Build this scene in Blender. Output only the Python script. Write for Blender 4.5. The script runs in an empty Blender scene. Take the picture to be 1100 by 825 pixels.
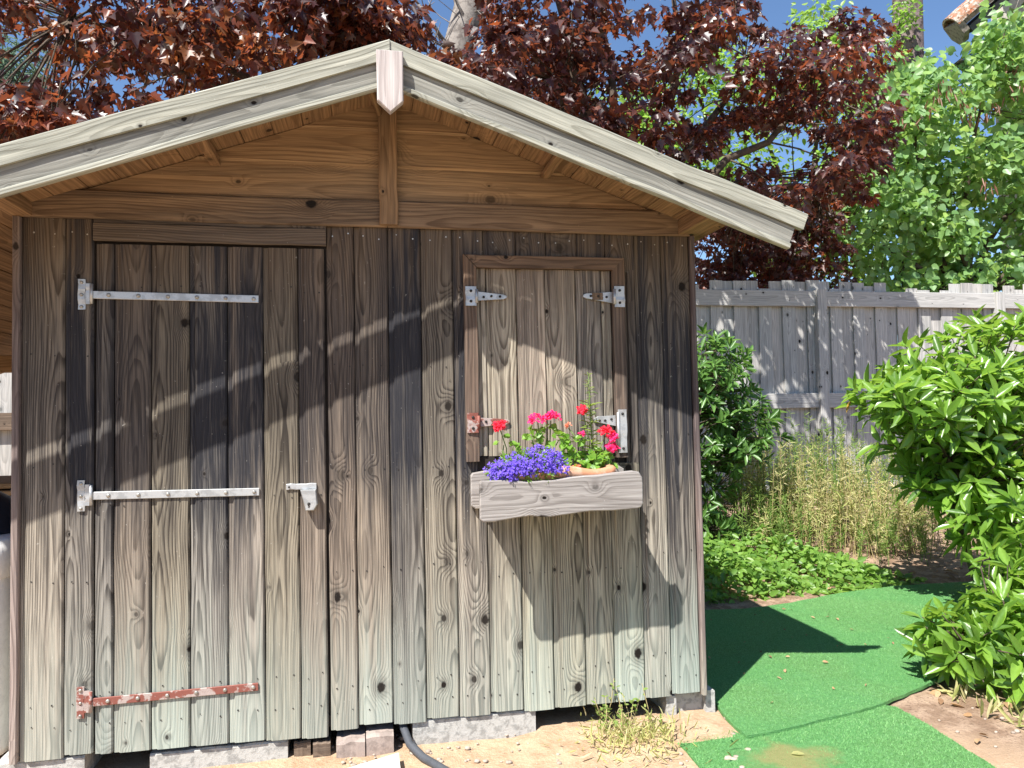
import bpy, math, random
import numpy as np
from mathutils import Vector, Matrix

random.seed(7); RNG = np.random.default_rng(7)
SC = bpy.context.scene
COL = SC.collection
R = math.radians

# ---------------------------------------------------------------- camera frame (world: X along the shed front, Y away, Z up, metres)
CAM = Vector((1.245, -3.003, 1.206))
AX = Vector((0.98059, -0.19514, -0.01919)); AU = Vector((0.0111, -0.0417, 0.99907)); AF = Vector((0.19577, 0.97989, 0.03826))
AF = AF.normalized(); AX = (AX - AF*AX.dot(AF)).normalized(); AU = AX.cross(AF).normalized()
FPX = 800.0
def at(px, py, y):
    """point at depth y (metres behind the shed front) seen at a photo pixel"""
    d = AF + AX*((px-550)/FPX) - AU*((py-412.5)/FPX)
    t = (y - CAM.y)/d.y
    return CAM + d*t
def gz(x, y):
    """ground height"""
    z = -0.10
    if y > 1.7: z += 0.30*min(1.0, (y-1.7)/3.3)**1.2
    return z
def onground(px, py, z=-0.10):
    d = AF + AX*((px-550)/FPX) - AU*((py-412.5)/FPX)
    return CAM + d*((z-CAM.z)/d.z)

# ---------------------------------------------------------------- node helpers
class G:
    def __init__(s, name):
        s.m = bpy.data.materials.new(name); s.m.use_nodes = True
        s.t = s.m.node_tree; s.t.nodes.clear()
        s.out = s.t.nodes.new('ShaderNodeOutputMaterial')
    def put(s, sock, v):
        if isinstance(v, bpy.types.NodeSocket): s.t.links.new(v, sock)
        elif v is not None:
            if hasattr(sock.default_value, '__len__') and not hasattr(v, '__len__'): v = [v]*len(sock.default_value)
            if hasattr(v, '__len__') and len(sock.default_value) == 4 and len(v) == 3: v = (*v, 1)
            sock.default_value = v
    def node(s, typ, ins=None, out=0, **props):
        n = s.t.nodes.new(typ)
        for k, v in props.items(): setattr(n, k, v)
        for k, v in (ins or {}).items(): s.put(n.inputs[k], v)
        return n.outputs[out]
    def m_(s, op, a, b=None, c=None, clamp=False):
        n = s.t.nodes.new('ShaderNodeMath'); n.operation = op; n.use_clamp = clamp
        for i, v in enumerate((a, b, c)):
            if v is not None: s.put(n.inputs[i], v)
        return n.outputs[0]
    def add(s, a, b): return s.m_('ADD', a, b)
    def sub(s, a, b): return s.m_('SUBTRACT', a, b)
    def mul(s, a, b): return s.m_('MULTIPLY', a, b)
    def pw(s, a, b): return s.m_('POWER', a, b)
    def ss(s, v, a, b, lo=0., hi=1.):
        return s.node('ShaderNodeMapRange', {0: v, 1: a, 2: b, 3: lo, 4: hi}, interpolation_type='SMOOTHSTEP')
    def mix(s, f, a, b, mode='MIX'):
        n = s.t.nodes.new('ShaderNodeMix'); n.data_type = 'RGBA'; n.blend_type = mode; n.clamp_factor = True
        s.put(n.inputs[0], f); s.put(n.inputs[6], a); s.put(n.inputs[7], b)
        return n.outputs[2]
    def vec(s, x=0., y=0., z=0.): return s.node('ShaderNodeCombineXYZ', {0: x, 1: y, 2: z})
    def sep(s, v):
        n = s.t.nodes.new('ShaderNodeSeparateXYZ'); s.put(n.inputs[0], v); return n.outputs
    def noise(s, v, sc=1., det=3., rough=.5, dist=0.):
        return s.node('ShaderNodeTexNoise', {'Vector': v, 'Scale': sc, 'Detail': det, 'Roughness': rough, 'Distortion': dist})
    def attr(s, name, out=1): return s.node('ShaderNodeAttribute', attribute_name=name, out=out)
    def pos(s): return s.node('ShaderNodeNewGeometry')
    def bump(s, h, st=.5, d=.01): return s.node('ShaderNodeBump', {'Strength': st, 'Distance': d, 'Height': h})
    def bsdf(s, col, rough=.8, normal=None, metal=0., spec=.3, **kw):
        n = s.t.nodes.new('ShaderNodeBsdfPrincipled')
        s.put(n.inputs['Base Color'], col); s.put(n.inputs['Roughness'], rough); s.put(n.inputs['Metallic'], metal)
        s.put(n.inputs['Specular IOR Level'], spec)
        if normal is not None: s.put(n.inputs['Normal'], normal)
        for k, v in kw.items(): s.put(n.inputs[k], v)
        return n.outputs[0]
    def done(s, sh):
        s.t.links.new(sh, s.out.inputs[0]); return s.m

def wood(name, early, late, stain, dark=1., rings=135., brown=None, green=None, rough=.85, spec=.2, greyfix=None, contrast=1., knots=1.):
    """plank wood: growth rings cut flat, knots, fibres, weather stains. 'gc' = (across, along, seed), 'tn' = (dark, yellow-green, warm)"""
    g = G(name)
    u, v, sd = g.sep(g.attr('gc'))
    dk, yg, wm = g.sep(g.attr('tn'))
    s7 = g.mul(sd, 7.31)
    # knots
    kv = g.vec(g.add(g.mul(u, 5.4), g.mul(sd, 17.31)), g.add(g.mul(v, 3.9), g.mul(sd, 5.17)), 0.)
    vn = g.t.nodes.new('ShaderNodeTexVoronoi'); vn.voronoi_dimensions = '2D'; g.put(vn.inputs['Vector'], kv); vn.inputs['Scale'].default_value = 1.
    kd0 = vn.outputs[0]; kr, kg_, kb_ = g.sep(vn.outputs[1])
    ksz = g.ss(kr, .2, 1., .30, 1.1)
    kex = g.m_('GREATER_THAN', kg_, .50)
    kd = g.m_('DIVIDE', kd0, g.mul(ksz, g.add(.001, kex)))
    kn = g.mul(g.m_('EXPONENT', g.mul(g.mul(kd, kd), -22.)), g.mul(ksz, kex))
    core = g.mul(g.ss(g.add(kd, g.mul(g.sub(g.noise(g.vec(g.mul(u, 90.), g.mul(v, 90.), s7), 1., 2.), .5), .05)), .055, .10, 1., 0.), g.ss(kb_, .1, .7, .45, 1.))
    # ring field
    slow = g.noise(g.vec(s7, g.mul(v, .55), 0.), 1., 2.)
    slow2 = g.noise(g.vec(g.add(s7, 31.), g.mul(v, 1.05), 4.), 1., 2.)
    u0 = g.add(g.mul(g.sub(slow, .5), .10), g.mul(g.sub(g.m_('FRACT', g.mul(sd, 3.137)), .5), .09))
    du = g.sub(u, u0)
    h = g.add(.004, g.mul(slow2, .10))
    rd = g.m_('SQRT', g.add(g.mul(du, du), g.mul(h, h)))
    wob = g.noise(g.vec(g.mul(u, 22.), g.mul(v, 2.6), s7), 1., 3.)
    ph = g.add(g.add(g.mul(rd, rings), g.mul(kn, 4.6)), g.mul(wob, 1.1))
    fr = g.m_('FRACT', ph)
    rvar = g.noise(g.vec(g.mul(u, 9.), g.mul(v, 1.1), g.add(s7, 17.)), 1., 2.)
    ring = g.mul(g.mul(g.ss(fr, .30, .88), g.ss(fr, .90, .99, 1., 0.)), g.ss(rvar, .25, .65, .45, 1.))
    fib = g.noise(g.vec(g.mul(u, 420.), g.mul(v, 7.), s7), 1., 3., .6)
    fib2 = g.noise(g.vec(g.mul(u, 120.), g.mul(v, 2.2), g.add(s7, 9.)), 1., 3., .6)
    patch = g.noise(g.vec(g.mul(u, 14.), g.mul(v, 1.6), g.add(s7, 3.)), 1., 4., .6)
    col = g.mix(g.mul(ring, .82*contrast), early, late)
    col = g.mix(g.ss(fib, .40, .74, 0., .6*contrast), col, late)
    col = g.mix(g.ss(fib2, .5, .70, 0., .6), col, [c*1.3 for c in early])
    col = g.mix(g.ss(fib2, .50, .28, 0., .75), col, [c*1.25 for c in late])
    streak = g.noise(g.vec(g.mul(u, 48.), g.mul(v, 1.0), g.add(s7, 5.)), 1., 3., .55)
    p = g.pos(); px, py, pz = g.sep(p)
    if green: col = g.mix(g.m_('FRACT', g.mul(sd, 11.31)), g.mix(1., col, (.66, .64, .64), 'MULTIPLY'), g.mix(1., col, (1.04, 1.04, 1.02), 'MULTIPLY'))
    # per plank colour
    col = g.mix(g.mul(yg, .55), col, g.mix(1., col, (1.02, 1.0, .72), 'MULTIPLY'))
    col = g.mix(g.mul(wm, .7), col, g.mix(1., col, (1.10, .86, .72), 'MULTIPLY'))
    if brown:
        z0, z1, bc = brown
        bz = g.add(pz, g.mul(g.sub(patch, .5), .28))
        col = g.mix(g.ss(bz, z0, z1, 0., .8), col, g.mix(g.mul(ring, .6), bc, [c*.42 for c in bc]))
    if green: col = g.mix(g.ss(g.add(pz, g.mul(g.sub(streak, .5), .9)), .55, 1.35, 0., .62), col, g.mix(1., col, (.44, .415, .40), 'MULTIPLY'))  # upper boards darkened in colour: less bleached wood, plus painted shade below the eaves
    # stains
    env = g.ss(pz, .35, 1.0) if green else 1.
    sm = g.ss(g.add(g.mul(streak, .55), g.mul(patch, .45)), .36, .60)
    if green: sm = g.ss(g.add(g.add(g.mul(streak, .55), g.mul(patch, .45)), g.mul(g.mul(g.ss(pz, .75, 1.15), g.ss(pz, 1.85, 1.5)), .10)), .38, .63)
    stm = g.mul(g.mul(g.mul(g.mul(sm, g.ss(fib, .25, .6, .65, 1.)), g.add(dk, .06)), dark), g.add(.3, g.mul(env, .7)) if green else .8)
    col = g.mix(stm, col, g.mix(g.mul(ring, .5), stain, [c*.4 for c in stain]))
    if green:
        z0, z1, gc_ = green
        zz = g.add(pz, g.mul(g.sub(streak, .5), .7))
        col = g.mix(g.mul(g.ss(zz, z0, z1, .85, 0.), g.add(.35, g.mul(.65, g.m_('FRACT', g.mul(sd, 7.77))))), col, g.mix(g.mul(ring, .35), gc_, [c*.45 for c in gc_]))
    hal = g.ss(kd, .10, .24, .5*knots, 0.)
    col = g.mix(g.mul(hal, .7), col, [c*.9 for c in late])
    col = g.mix(g.mul(core, knots), col, (.012, .009, .007))
    # fine scratches / specks
    spk = g.noise(g.vec(g.mul(u, 90.), g.mul(v, 60.), s7), 1., 2.)
    col = g.mix(g.ss(spk, .72, .80, 0., .35), col, [c*1.5 for c in early])
    hgt = g.add(g.mul(ring, -.5), g.add(g.mul(fib, .5), g.mul(core, -1.)))
    return g.done(g.bsdf(col, rough, g.bump(hgt, .45, .0025), spec=spec))

def plain(name, col, rough=.6, metal=0., var=.25, sc=12., col2=None, bumpd=.002, spec=.3, lo=.45, hi=.62):
    g = G(name); p = g.pos()
    n = g.noise(p, sc, 5., .6)
    c = g.mix(g.ss(n, lo, hi), col, col2 if col2 else [x*(1-var) for x in col])
    n2 = g.noise(p, sc*9, 3., .6)
    c = g.mix(g.ss(n2, .4, .75, 0., .3), c, [x*.6 for x in col])
    return g.done(g.bsdf(c, rough, g.bump(g.add(n, g.mul(n2, .5)), .5, bumpd), metal, spec))

def leafmat(name, cols, trans, tf=.35, rough=.42, spec=.5):
    """cols: list of base colours picked by the per-leaf number 'lv'; trans: colour of light coming through"""
    g = G(name)
    l = g.attr('lv', 2)
    n = g.t.nodes.new('ShaderNodeValToRGB'); cr = n.color_ramp; cr.interpolation = 'CONSTANT' if len(cols) > 4 else 'LINEAR'
    while len(cr.elements) < len(cols): cr.elements.new(1.)
    for i, c in enumerate(cols):
        cr.elements[i].position = i/max(1, len(cols)-(0 if cr.interpolation == 'CONSTANT' else 1)); cr.elements[i].color = (*c, 1)
    g.put(n.inputs[0], l)
    p = g.pos(); nz = g.noise(p, 60., 2.)
    col = g.mix(g.ss(nz, .35, .7, 0., .35), n.outputs[0], g.mix(1., n.outputs[0], (.6, .62, .6), 'MULTIPLY'))
    b = g.bsdf(col, rough, g.bump(nz, .25, .003), spec=spec)
    tl = g.node('ShaderNodeBsdfTranslucent', {'Color': g.mix(.5, trans, g.mix(1., n.outputs[0], (2.6, 2.6, 2.6), 'MULTIPLY'))})
    sh = g.node('ShaderNodeMixShader', {0: tf, 1: b, 2: tl})
    return g.done(sh)

# ---------------------------------------------------------------- mesh builder
class B:
    def __init__(s): s.v = []; s.f = []; s.gc = []; s.tn = []; s.mi = []; s.smooth = []
    def addv(s, pts, gcs, tn):
        k = len(s.v); s.v += [tuple(p) for p in pts]; s.gc += gcs; s.tn += [tn]*len(pts); return k
    def face(s, idx, mi=0, sm=False): s.f.append(tuple(idx)); s.mi.append(mi); s.smooth.append(sm)
    def extrude(s, prof, o, U, N, A, L, seed=None, tn=(.4, .3, .3), segs=6, jit=.0012, mi=0, umid=None, cuts=None):
        """closed profile [(u,n)] in the U,N plane swept along A by length L. cuts=(fn0,fn1): end offsets as functions of (u,n)"""
        o, U, N, A = Vector(o), Vector(U).normalized(), Vector(N).normalized(), Vector(A).normalized()
        seed = random.uniform(0, 60) if seed is None else seed
        uu = [p[0] for p in prof]; um = (min(uu)+max(uu))/2 if umid is None else umid
        rings = []
        for i in range(segs+1):
            j = 0 if i in (0, segs) else 1
            du, dn = random.gauss(0, jit), random.gauss(0, jit*.5)
            pts, gcs = [], []
            for (u, n) in prof:
                a0 = cuts[0](u, n) if cuts else 0.; a1 = L + (cuts[1](u, n) if cuts else 0.)
                v = a0 + (a1-a0)*i/segs
                pts.append(o + U*(u+du*j) + N*(n+dn*j) + A*v)
                gcs.append((u-um+n*.8, v, seed))
            rings.append(s.addv(pts, gcs, tn))
        n = len(prof)
        area = sum(prof[i][0]*prof[(i+1) % n][1]-prof[(i+1) % n][0]*prof[i][1] for i in range(n))
        flip = (area*(U.cross(N)).dot(A)) < 0
        def q(ix): s.face(ix[::-1] if flip else ix, mi)
        for i in range(segs):
            a, b = rings[i], rings[i+1]
            for k in range(n):
                k2 = (k+1) % n
                q([a+k, a+k2, b+k2, b+k])
        q([rings[0]+k for k in range(n)][::-1]); q([rings[-1]+k for k in range(n)])
    def board(s, o, U, N, A, W, T, L, ch=.003, **kw):
        """chamfered board; o = corner at u=0,n=0,v=0"""
        ch = min(ch, W*.3, T*.3)
        s.extrude([(ch, 0), (W-ch, 0), (W, ch), (W, T-ch), (W-ch, T), (ch, T), (0, T-ch), (0, ch)], o, U, N, A, L, **kw)
    def box(s, lo, hi, ch=.004, along='z', **kw):
        lo, hi = Vector(lo), Vector(hi); d = hi-lo
        e = {'x': Vector((1, 0, 0)), 'y': Vector((0, 1, 0)), 'z': Vector((0, 0, 1))}
        o = {'z': 'xyz', 'x': 'zyx', 'y': 'xzy'}[along]
        dd = dict(x=d.x, y=d.y, z=d.z)
        s.board(lo, e[o[0]], e[o[1]], e[o[2]], dd[o[0]], dd[o[1]], dd[o[2]], ch, **kw)
    def poly(s, outline, y0, y1, seed=None, tn=(.4, .2, .2), mi=0, along='x', ch=.004):
        """outline [(x,z)] extruded in y from y0 (front) to y1"""
        seed = random.uniform(0, 60) if seed is None else seed
        n = len(outline)
        cx = sum(p[0] for p in outline)/n; cz = sum(p[1] for p in outline)/n
        ar = sum(outline[i][0]*outline[(i+1) % n][1]-outline[(i+1) % n][0]*outline[i][1] for i in range(n))
        if ar < 0: outline = outline[::-1]
        def gcf(x, y, z): return ((z-cz)+(y-y0)*.8, x, seed) if along == 'x' else ((x-cx)+(y-y0)*.8, z, seed)
        def inset(p, q, r):
            a = Vector((q[0]-p[0], q[1]-p[1])).normalized(); b = Vector((r[0]-q[0], r[1]-q[1])).normalized()
            nn = Vector((-(a.y+b.y), a.x+b.x)); nn = nn.normalized() if nn.length > 1e-6 else Vector((0, 0))
            return (q[0]+nn.x*ch, q[1]+nn.y*ch)
        ins = [inset(outline[i-1], outline[i], outline[(i+1) % n]) for i in range(n)]
        ringspec = [(ins, y0), (outline, y0+ch), (outline, y1-ch), (ins, y1)]
        ks = [s.addv([(x, y, z) for x, z in o_], [gcf(x, y, z) for x, z in o_], tn) for o_, y in ringspec]
        s.face([ks[0]+i for i in range(n)], mi); s.face([ks[-1]+i for i in range(n)][::-1], mi)
        for a, b in zip(ks, ks[1:]):
            for i in range(n):
                j = (i+1) % n; s.face([a+i, b+i, b+j, a+j], mi)
    def tube(s, pts, rad, sides=8, mi=0, tn=(.4, .3, .3), cap=True, seed=None):
        pts = [Vector(p) for p in pts]; seed = random.uniform(0, 60) if seed is None else seed
        if not hasattr(rad, '__len__'): rad = [rad]*len(pts)
        ks = []; ln = 0.; ref = None
        for i, p in enumerate(pts):
            d = (pts[min(i+1, len(pts)-1)]-pts[max(i-1, 0)]).normalized()
            if ref is None:
                ref = d.cross(Vector((0, 0, 1)) if abs(d.z) < .9 else Vector((1, 0, 0))).normalized()
            ref = (ref-d*ref.dot(d)).normalized(); w = d.cross(ref)
            if i: ln += (p-pts[i-1]).length
            ks.append(s.addv([p+(ref*math.cos(2*math.pi*k/sides)+w*math.sin(2*math.pi*k/sides))*rad[i] for k in range(sides)],
                             [(rad[i]*2*math.pi*k/sides, ln, seed) for k in range(sides)], tn))
        for a, b in zip(ks, ks[1:]):
            for k in range(sides):
                j = (k+1) % sides; s.face([a+k, a+j, b+j, b+k], mi, True)
        if cap:
            s.face([ks[0]+k for k in range(sides)][::-1], mi); s.face([ks[-1]+k for k in range(sides)], mi)
    def lathe(s, c, prof, sides=24, mi=0, axis='z', sm=True, sq=0):
        """prof [(r,h)] round an axis through c"""
        c = Vector(c); ks = []
        for r, h in prof:
            pts = []
            for k in range(sides):
                a = 2*math.pi*k/sides
                if sq: r_ = r/((abs(math.cos(a))**sq+abs(math.sin(a))**sq)**(1/sq)); pts.append(c+Vector((r_*math.cos(a), r_*math.sin(a), h))); continue
                if axis == 'z': pts.append(c+Vector((r*math.cos(a), r*math.sin(a), h)))
                else: pts.append(c+Vector((r*math.cos(a), -h, r*math.sin(a))))
            ks.append(s.addv(pts, [(p.x, p.z, 1.) for p in pts], (.3, .3, .3)))
        for a, b in zip(ks, ks[1:]):
            for k in range(sides):
                j = (k+1) % sides; s.face([a+k, a+j, b+j, b+k], mi, sm)
        s.face([ks[0]+k for k in range(sides)][::-1], mi); s.face([ks[-1]+k for k in range(sides)], mi)
    def build(s, name, mats, parent=None, base=(0, 0, 0), kind=None):
        me = bpy.data.meshes.new(name); b = Vector(base)
        me.from_pydata([tuple(Vector(p)-b) for p in s.v], [], s.f)
        for nm, dat in (('gc', s.gc), ('tn', s.tn)):
            a = me.attributes.new(nm, 'FLOAT_VECTOR', 'POINT'); a.data.foreach_set('vector', np.array(dat, 'f').ravel())
        me.polygons.foreach_set('material_index', s.mi); me.polygons.foreach_set('use_smooth', s.smooth)
        for m in (mats if isinstance(mats, (list, tuple)) else [mats]): me.materials.append(m)
        me.update()
        o = bpy.data.objects.new(name, me); COL.objects.link(o)
        if parent is not None: o.parent = parent
        else: o.location = b
        return o

class T:
    """a thing: an Empty at its base; .part(name, builder, mats) adds a mesh child"""
    def __init__(s, name, label, cat, base, group=None):
        s.b = Vector(base); s.o = bpy.data.objects.new(name, None); COL.objects.link(s.o)
        s.o.location = s.b; s.o.empty_display_size = .1
        tag(s.o, label, cat, group)
    def part(s, name, bm, mats, under=None, label=None, kind=None):
        o = bm.build(name, mats, under or s.o, s.b)
        if label: o['label'] = label
        if kind: o['kind'] = kind
        return o
    def leafpart(s, name, mat, under=None, **kw):
        return leaves(name, mat, parent=under or s.o, base=s.b, **kw)
def tag(o, label, cat, group=None, kind=None):
    if label: o['label'] = label
    if cat: o['category'] = cat
    if group: o['group'] = group
    if kind: o['kind'] = kind
    return o
def single(name, bm, mats, label, cat, base, group=None, kind=None):
    o = bm.build(name, mats, None, base); return tag(o, label, cat, group, kind)

# leaf outlines (x, y, z) for the right half; mirrored
def template(half, fold=.18, curl=.25):
    r = [(x, y, fold*abs(x)-curl*y*y) for x, y in half]
    l = [(-x, y, z) for x, y, z in r if x != 0][::-1]
    V = r+l; n = len(r)
    right = list(range(n)); left = [0, n-1]+list(range(n, len(V)))
    return np.array(V, 'f'), [tuple(right), tuple(left)]
MAPLE = template([(0, 0), (.20, -.06), (.50, .10), (.33, .27), (.58, .58), (.27, .52), (.16, .72), (0, 1.0)], .32, .38)
LANCE = template([(0, 0), (.11, .18), (.165, .42), (.14, .66), (.07, .86), (0, 1)], .35, .34)
OVAL = template([(0, 0), (.22, .2), (.27, .5), (.17, .8), (0, 1)], .25, .25)
HEART = template([(0, .08), (.22, -.02), (.46, .18), (.46, .45), (.25, .76), (0, 1)], .18, .3)
NARROW = template([(0, 0), (.06, .25), (.06, .7), (0, 1)], .2, .3)
BLADE = (np.array([(-.11, 0, 0), (.11, 0, 0), (0, 1, .15)], 'f'), [(0, 1, 2)])
PETAL = template([(0, 0), (.34, .5), (.25, .95), (0, 1)], .15, .3)
def unit(a): return a/np.maximum(np.linalg.norm(a, axis=-1, keepdims=True), 1e-9)
def leaves(name, mat, tmpl, pos, axis, normal, size, parent=None, base=(0, 0, 0), lv=None):
    V, F = tmpl
    pos, axis, normal = np.asarray(pos, 'f'), unit(np.asarray(axis, 'f')), np.asarray(normal, 'f')
    n = len(pos); size = np.broadcast_to(np.asarray(size, 'f'), (n,))
    normal = unit(normal-axis*np.sum(normal*axis, 1, keepdims=True)); side = np.cross(axis, normal)
    W = pos[:, None, :]-np.array(base, 'f') + size[:, None, None]*(V[None, :, 0, None]*side[:, None, :] + V[None, :, 1, None]*axis[:, None, :] + V[None, :, 2, None]*normal[:, None, :])
    nv = len(V); me = bpy.data.meshes.new(name)
    loops = np.concatenate([np.array(f) for f in F]); lens = np.array([len(f) for f in F])
    all_loops = (loops[None, :]+np.arange(n)[:, None]*nv).ravel()
    all_lens = np.tile(lens, n); starts = np.concatenate([[0], np.cumsum(all_lens)[:-1]])
    me.vertices.add(n*nv); me.vertices.foreach_set('co', W.astype('f').ravel())
    me.loops.add(len(all_loops)); me.loops.foreach_set('vertex_index', all_loops.astype('i'))
    me.polygons.add(len(all_lens)); me.polygons.foreach_set('loop_start', starts.astype('i'))
    me.update(calc_edges=True)
    lv = RNG.random(n) if lv is None else np.asarray(lv)
    a = me.attributes.new('lv', 'FLOAT', 'POINT'); a.data.foreach_set('value', np.repeat(lv, nv).astype('f'))
    me.materials.append(mat)
    o = bpy.data.objects.new(name, me); COL.objects.link(o)
    if parent is not None: o.parent = parent
    else: o.location = base
    return o
def rosettes(tips, dirs, per, spread=1., up=.15, off=.02):
    """whorls of leaves at shoot tips"""
    tips, dirs = np.asarray(tips, 'f'), unit(np.asarray(dirs, 'f'))
    n = len(tips); P = np.repeat(tips, per, 0); D = np.repeat(dirs, per, 0)
    rnd = RNG.normal(size=(n*per, 3)); rad = unit(rnd-D*np.sum(rnd*D, 1, keepdims=True))
    k = RNG.uniform(.1, 1., (n*per, 1))
    ax = unit(D*(1.15-k)+rad*spread*(.35+k)+np.array([0, 0, up])*1.)
    nm = unit(D+np.array([0, 0, .5])-rad*.3)
    return P-D*k*off*4+ax*off, ax, nm

# ---------------------------------------------------------------- materials
M = {}
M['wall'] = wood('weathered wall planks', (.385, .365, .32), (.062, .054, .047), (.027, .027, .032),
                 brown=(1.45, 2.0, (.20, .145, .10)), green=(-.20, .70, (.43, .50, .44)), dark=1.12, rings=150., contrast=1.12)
M['gable'] = wood('gable boards', (.37, .26, .155), (.165, .105, .06), (.08, .06, .045), dark=.95, rings=85., contrast=.7, knots=.7)
M['beam'] = wood('roof beams', (.32, .21, .12), (.14, .085, .045), (.07, .05, .035), dark=.8, rings=90., contrast=.8)
M['fascia'] = wood('pale fascia boards', (.40, .405, .365), (.165, .165, .14), (.13, .135, .12), dark=1.3, rings=110., contrast=.85)
M['finial'] = wood('pale grey finial', (.52, .48, .46), (.27, .23, .22), (.20, .18, .18), dark=.7, rings=90., contrast=.7)
M['eaves'] = wood('eaves board', (.26, .185, .12), (.10, .065, .042), (.05, .04, .035), dark=.9, rings=110.)
M['lowfascia'] = wood('grey lower fascia', (.31, .31, .285), (.15, .15, .135), (.11, .11, .10), dark=.9, rings=100., contrast=.7)
M['box'] = wood('driftwood grey', (.34, .32, .305), (.15, .135, .125), (.15, .13, .125), dark=.6, rings=120., contrast=.9)
M['fence'] = wood('silver grey fence', (.49, .485, .465), (.22, .22, .21), (.22, .22, .22), dark=.9, rings=90., contrast=.7)
M['frame'] = wood('dark window frame', (.20, .155, .12), (.07, .05, .04), (.03, .028, .028), dark=1., rings=95., brown=(1.5, 2.0, (.21, .12, .065)))
M['trim'] = wood('pinkish corner trim', (.36, .315, .30), (.15, .125, .12), (.06, .05, .06), dark=.8, green=(-.1, .3, (.36, .33, .27)))
M['shutter'] = wood('shutter planks', (.41, .385, .33), (.085, .072, .058), (.032, .031, .034), brown=(1.50, 1.95, (.21, .15, .105)), dark=1.2)
M['inside'] = plain('dark interior', (.03, .024, .02), .9)
M['galv'] = plain('galvanised steel', (.50, .51, .51), .42, .55, .25, 30., bumpd=.0006)
M['rust'] = plain('red brown primer', (.23, .08, .06), .6, .1, .3, 22., col2=(.40, .33, .30), bumpd=.0008, lo=.50, hi=.56)
M['screw'] = plain('screw heads', (.42, .40, .36), .4, .6, .3, 90.)
M['hole'] = plain('nail heads', (.03, .027, .025), .7)
M['nail'] = plain('bright nail heads', (.55, .54, .50), .4, .5)
M['felt'] = plain('roof felt', (.06, .058, .055), .95, 0., .4, 25., bumpd=.006)
M['concrete'] = plain('concrete block', (.44, .43, .40), .95, 0., .35, 45., bumpd=.006)
M['brick'] = plain('pinkish stone', (.36, .29, .25), .95, 0., .3, 30., bumpd=.004)
M['slab'] = plain('pale slab', (.62, .56, .50), .85, 0., .15, 14.)
M['pipe'] = plain('grey hose', (.075, .08, .09), .5, 0., .2, 20.)
M['terra'] = plain('terracotta', (.52, .24, .13), .75, 0., .3, 20., col2=(.60, .36, .24))
M['bin'] = plain('white plastic', (.82, .82, .80), .4, 0., .08, 6., bumpd=.0004)
M['lid'] = plain('dark grey plastic', (.03, .032, .045), .45)
M['bark'] = plain('brown bark', (.10, .075, .055), .95, 0., .5, 14., bumpd=.02)
M['greybark'] = plain('grey bark', (.27, .24, .21), .95, 0., .35, 10., col2=(.14, .12, .105), bumpd=.015)
M['pebble'] = plain('pebbles', (.42, .34, .27), .9, 0., .3, 40.)
M['debris'] = plain('dry leaves', (.33, .20, .10), .9, 0., .4, 30.)
M['stem'] = plain('green stems', (.12, .20, .045), .6)
M['drystem'] = plain('dry stems', (.40, .32, .15), .8)
M['mortar'] = plain('lichen mortar', (.30, .25, .22), .95, 0., .5, 18., col2=(.16, .13, .115), bumpd=.01)
M['wallplaster'] = plain('house plaster', (.55, .50, .43), .9)

def tilemat():
    g = G('lichen tiles'); p = g.pos()
    n = g.noise(p, 7., 5., .65); n2 = g.noise(p, 22., 4., .7)
    c = g.mix(g.ss(n, .38, .52), (.42, .13, .055), (.30, .16, .10))
    c = g.mix(g.ss(n2, .47, .58), c, (.42, .37, .32))
    c = g.mix(g.ss(g.noise(p, 40., 3.), .55, .66), c, (.05, .045, .04))
    return g.done(g.bsdf(c, .9, g.bump(n2, .7, .02)))
M['tile'] = tilemat()

def turfmat():
    g = G('green turf carpet'); p = g.pos()
    x, y, z = g.sep(p)
    fine = g.noise(p, 260., 2., .7); mid = g.noise(p, 60., 3., .6); big = g.noise(p, 2.2, 3.)
    c = g.mix(g.ss(fine, .35, .7), (.075, .20, .055), (.21, .44, .15))
    c = g.mix(g.ss(mid, .45, .7, 0., .4), c, (.21, .45, .20))
    c = g.mix(g.ss(big, .42, .62, 0., .35), c, (.09, .32, .105))
    # worn sandy patch beside the seam
    w0 = g.add(g.m_('ABSOLUTE', g.mul(g.sub(x, 2.78), 4.2)), g.m_('ABSOLUTE', g.mul(g.sub(y, -.45), 5.0)))
    w = g.add(w0, g.mul(g.sub(g.noise(p, 9., 4., .65), .5), 1.6))
    c = g.mix(g.ss(w, .35, 1.1, .7, 0.), c, g.mix(g.ss(fine, .4, .65), (.42, .30, .14), (.25, .25, .08)))
    spk = g.node('ShaderNodeTexVoronoi', {'Vector': p, 'Scale': 55.}, out=0)
    c = g.mix(g.ss(spk, .05, .09, .5, 0.), c, (.30, .36, .16))
    h = g.add(fine, g.mul(mid, .8))
    return g.done(g.bsdf(c, .8, g.bump(h, .9, .012), spec=.2))
M['turf'] = turfmat()

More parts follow.
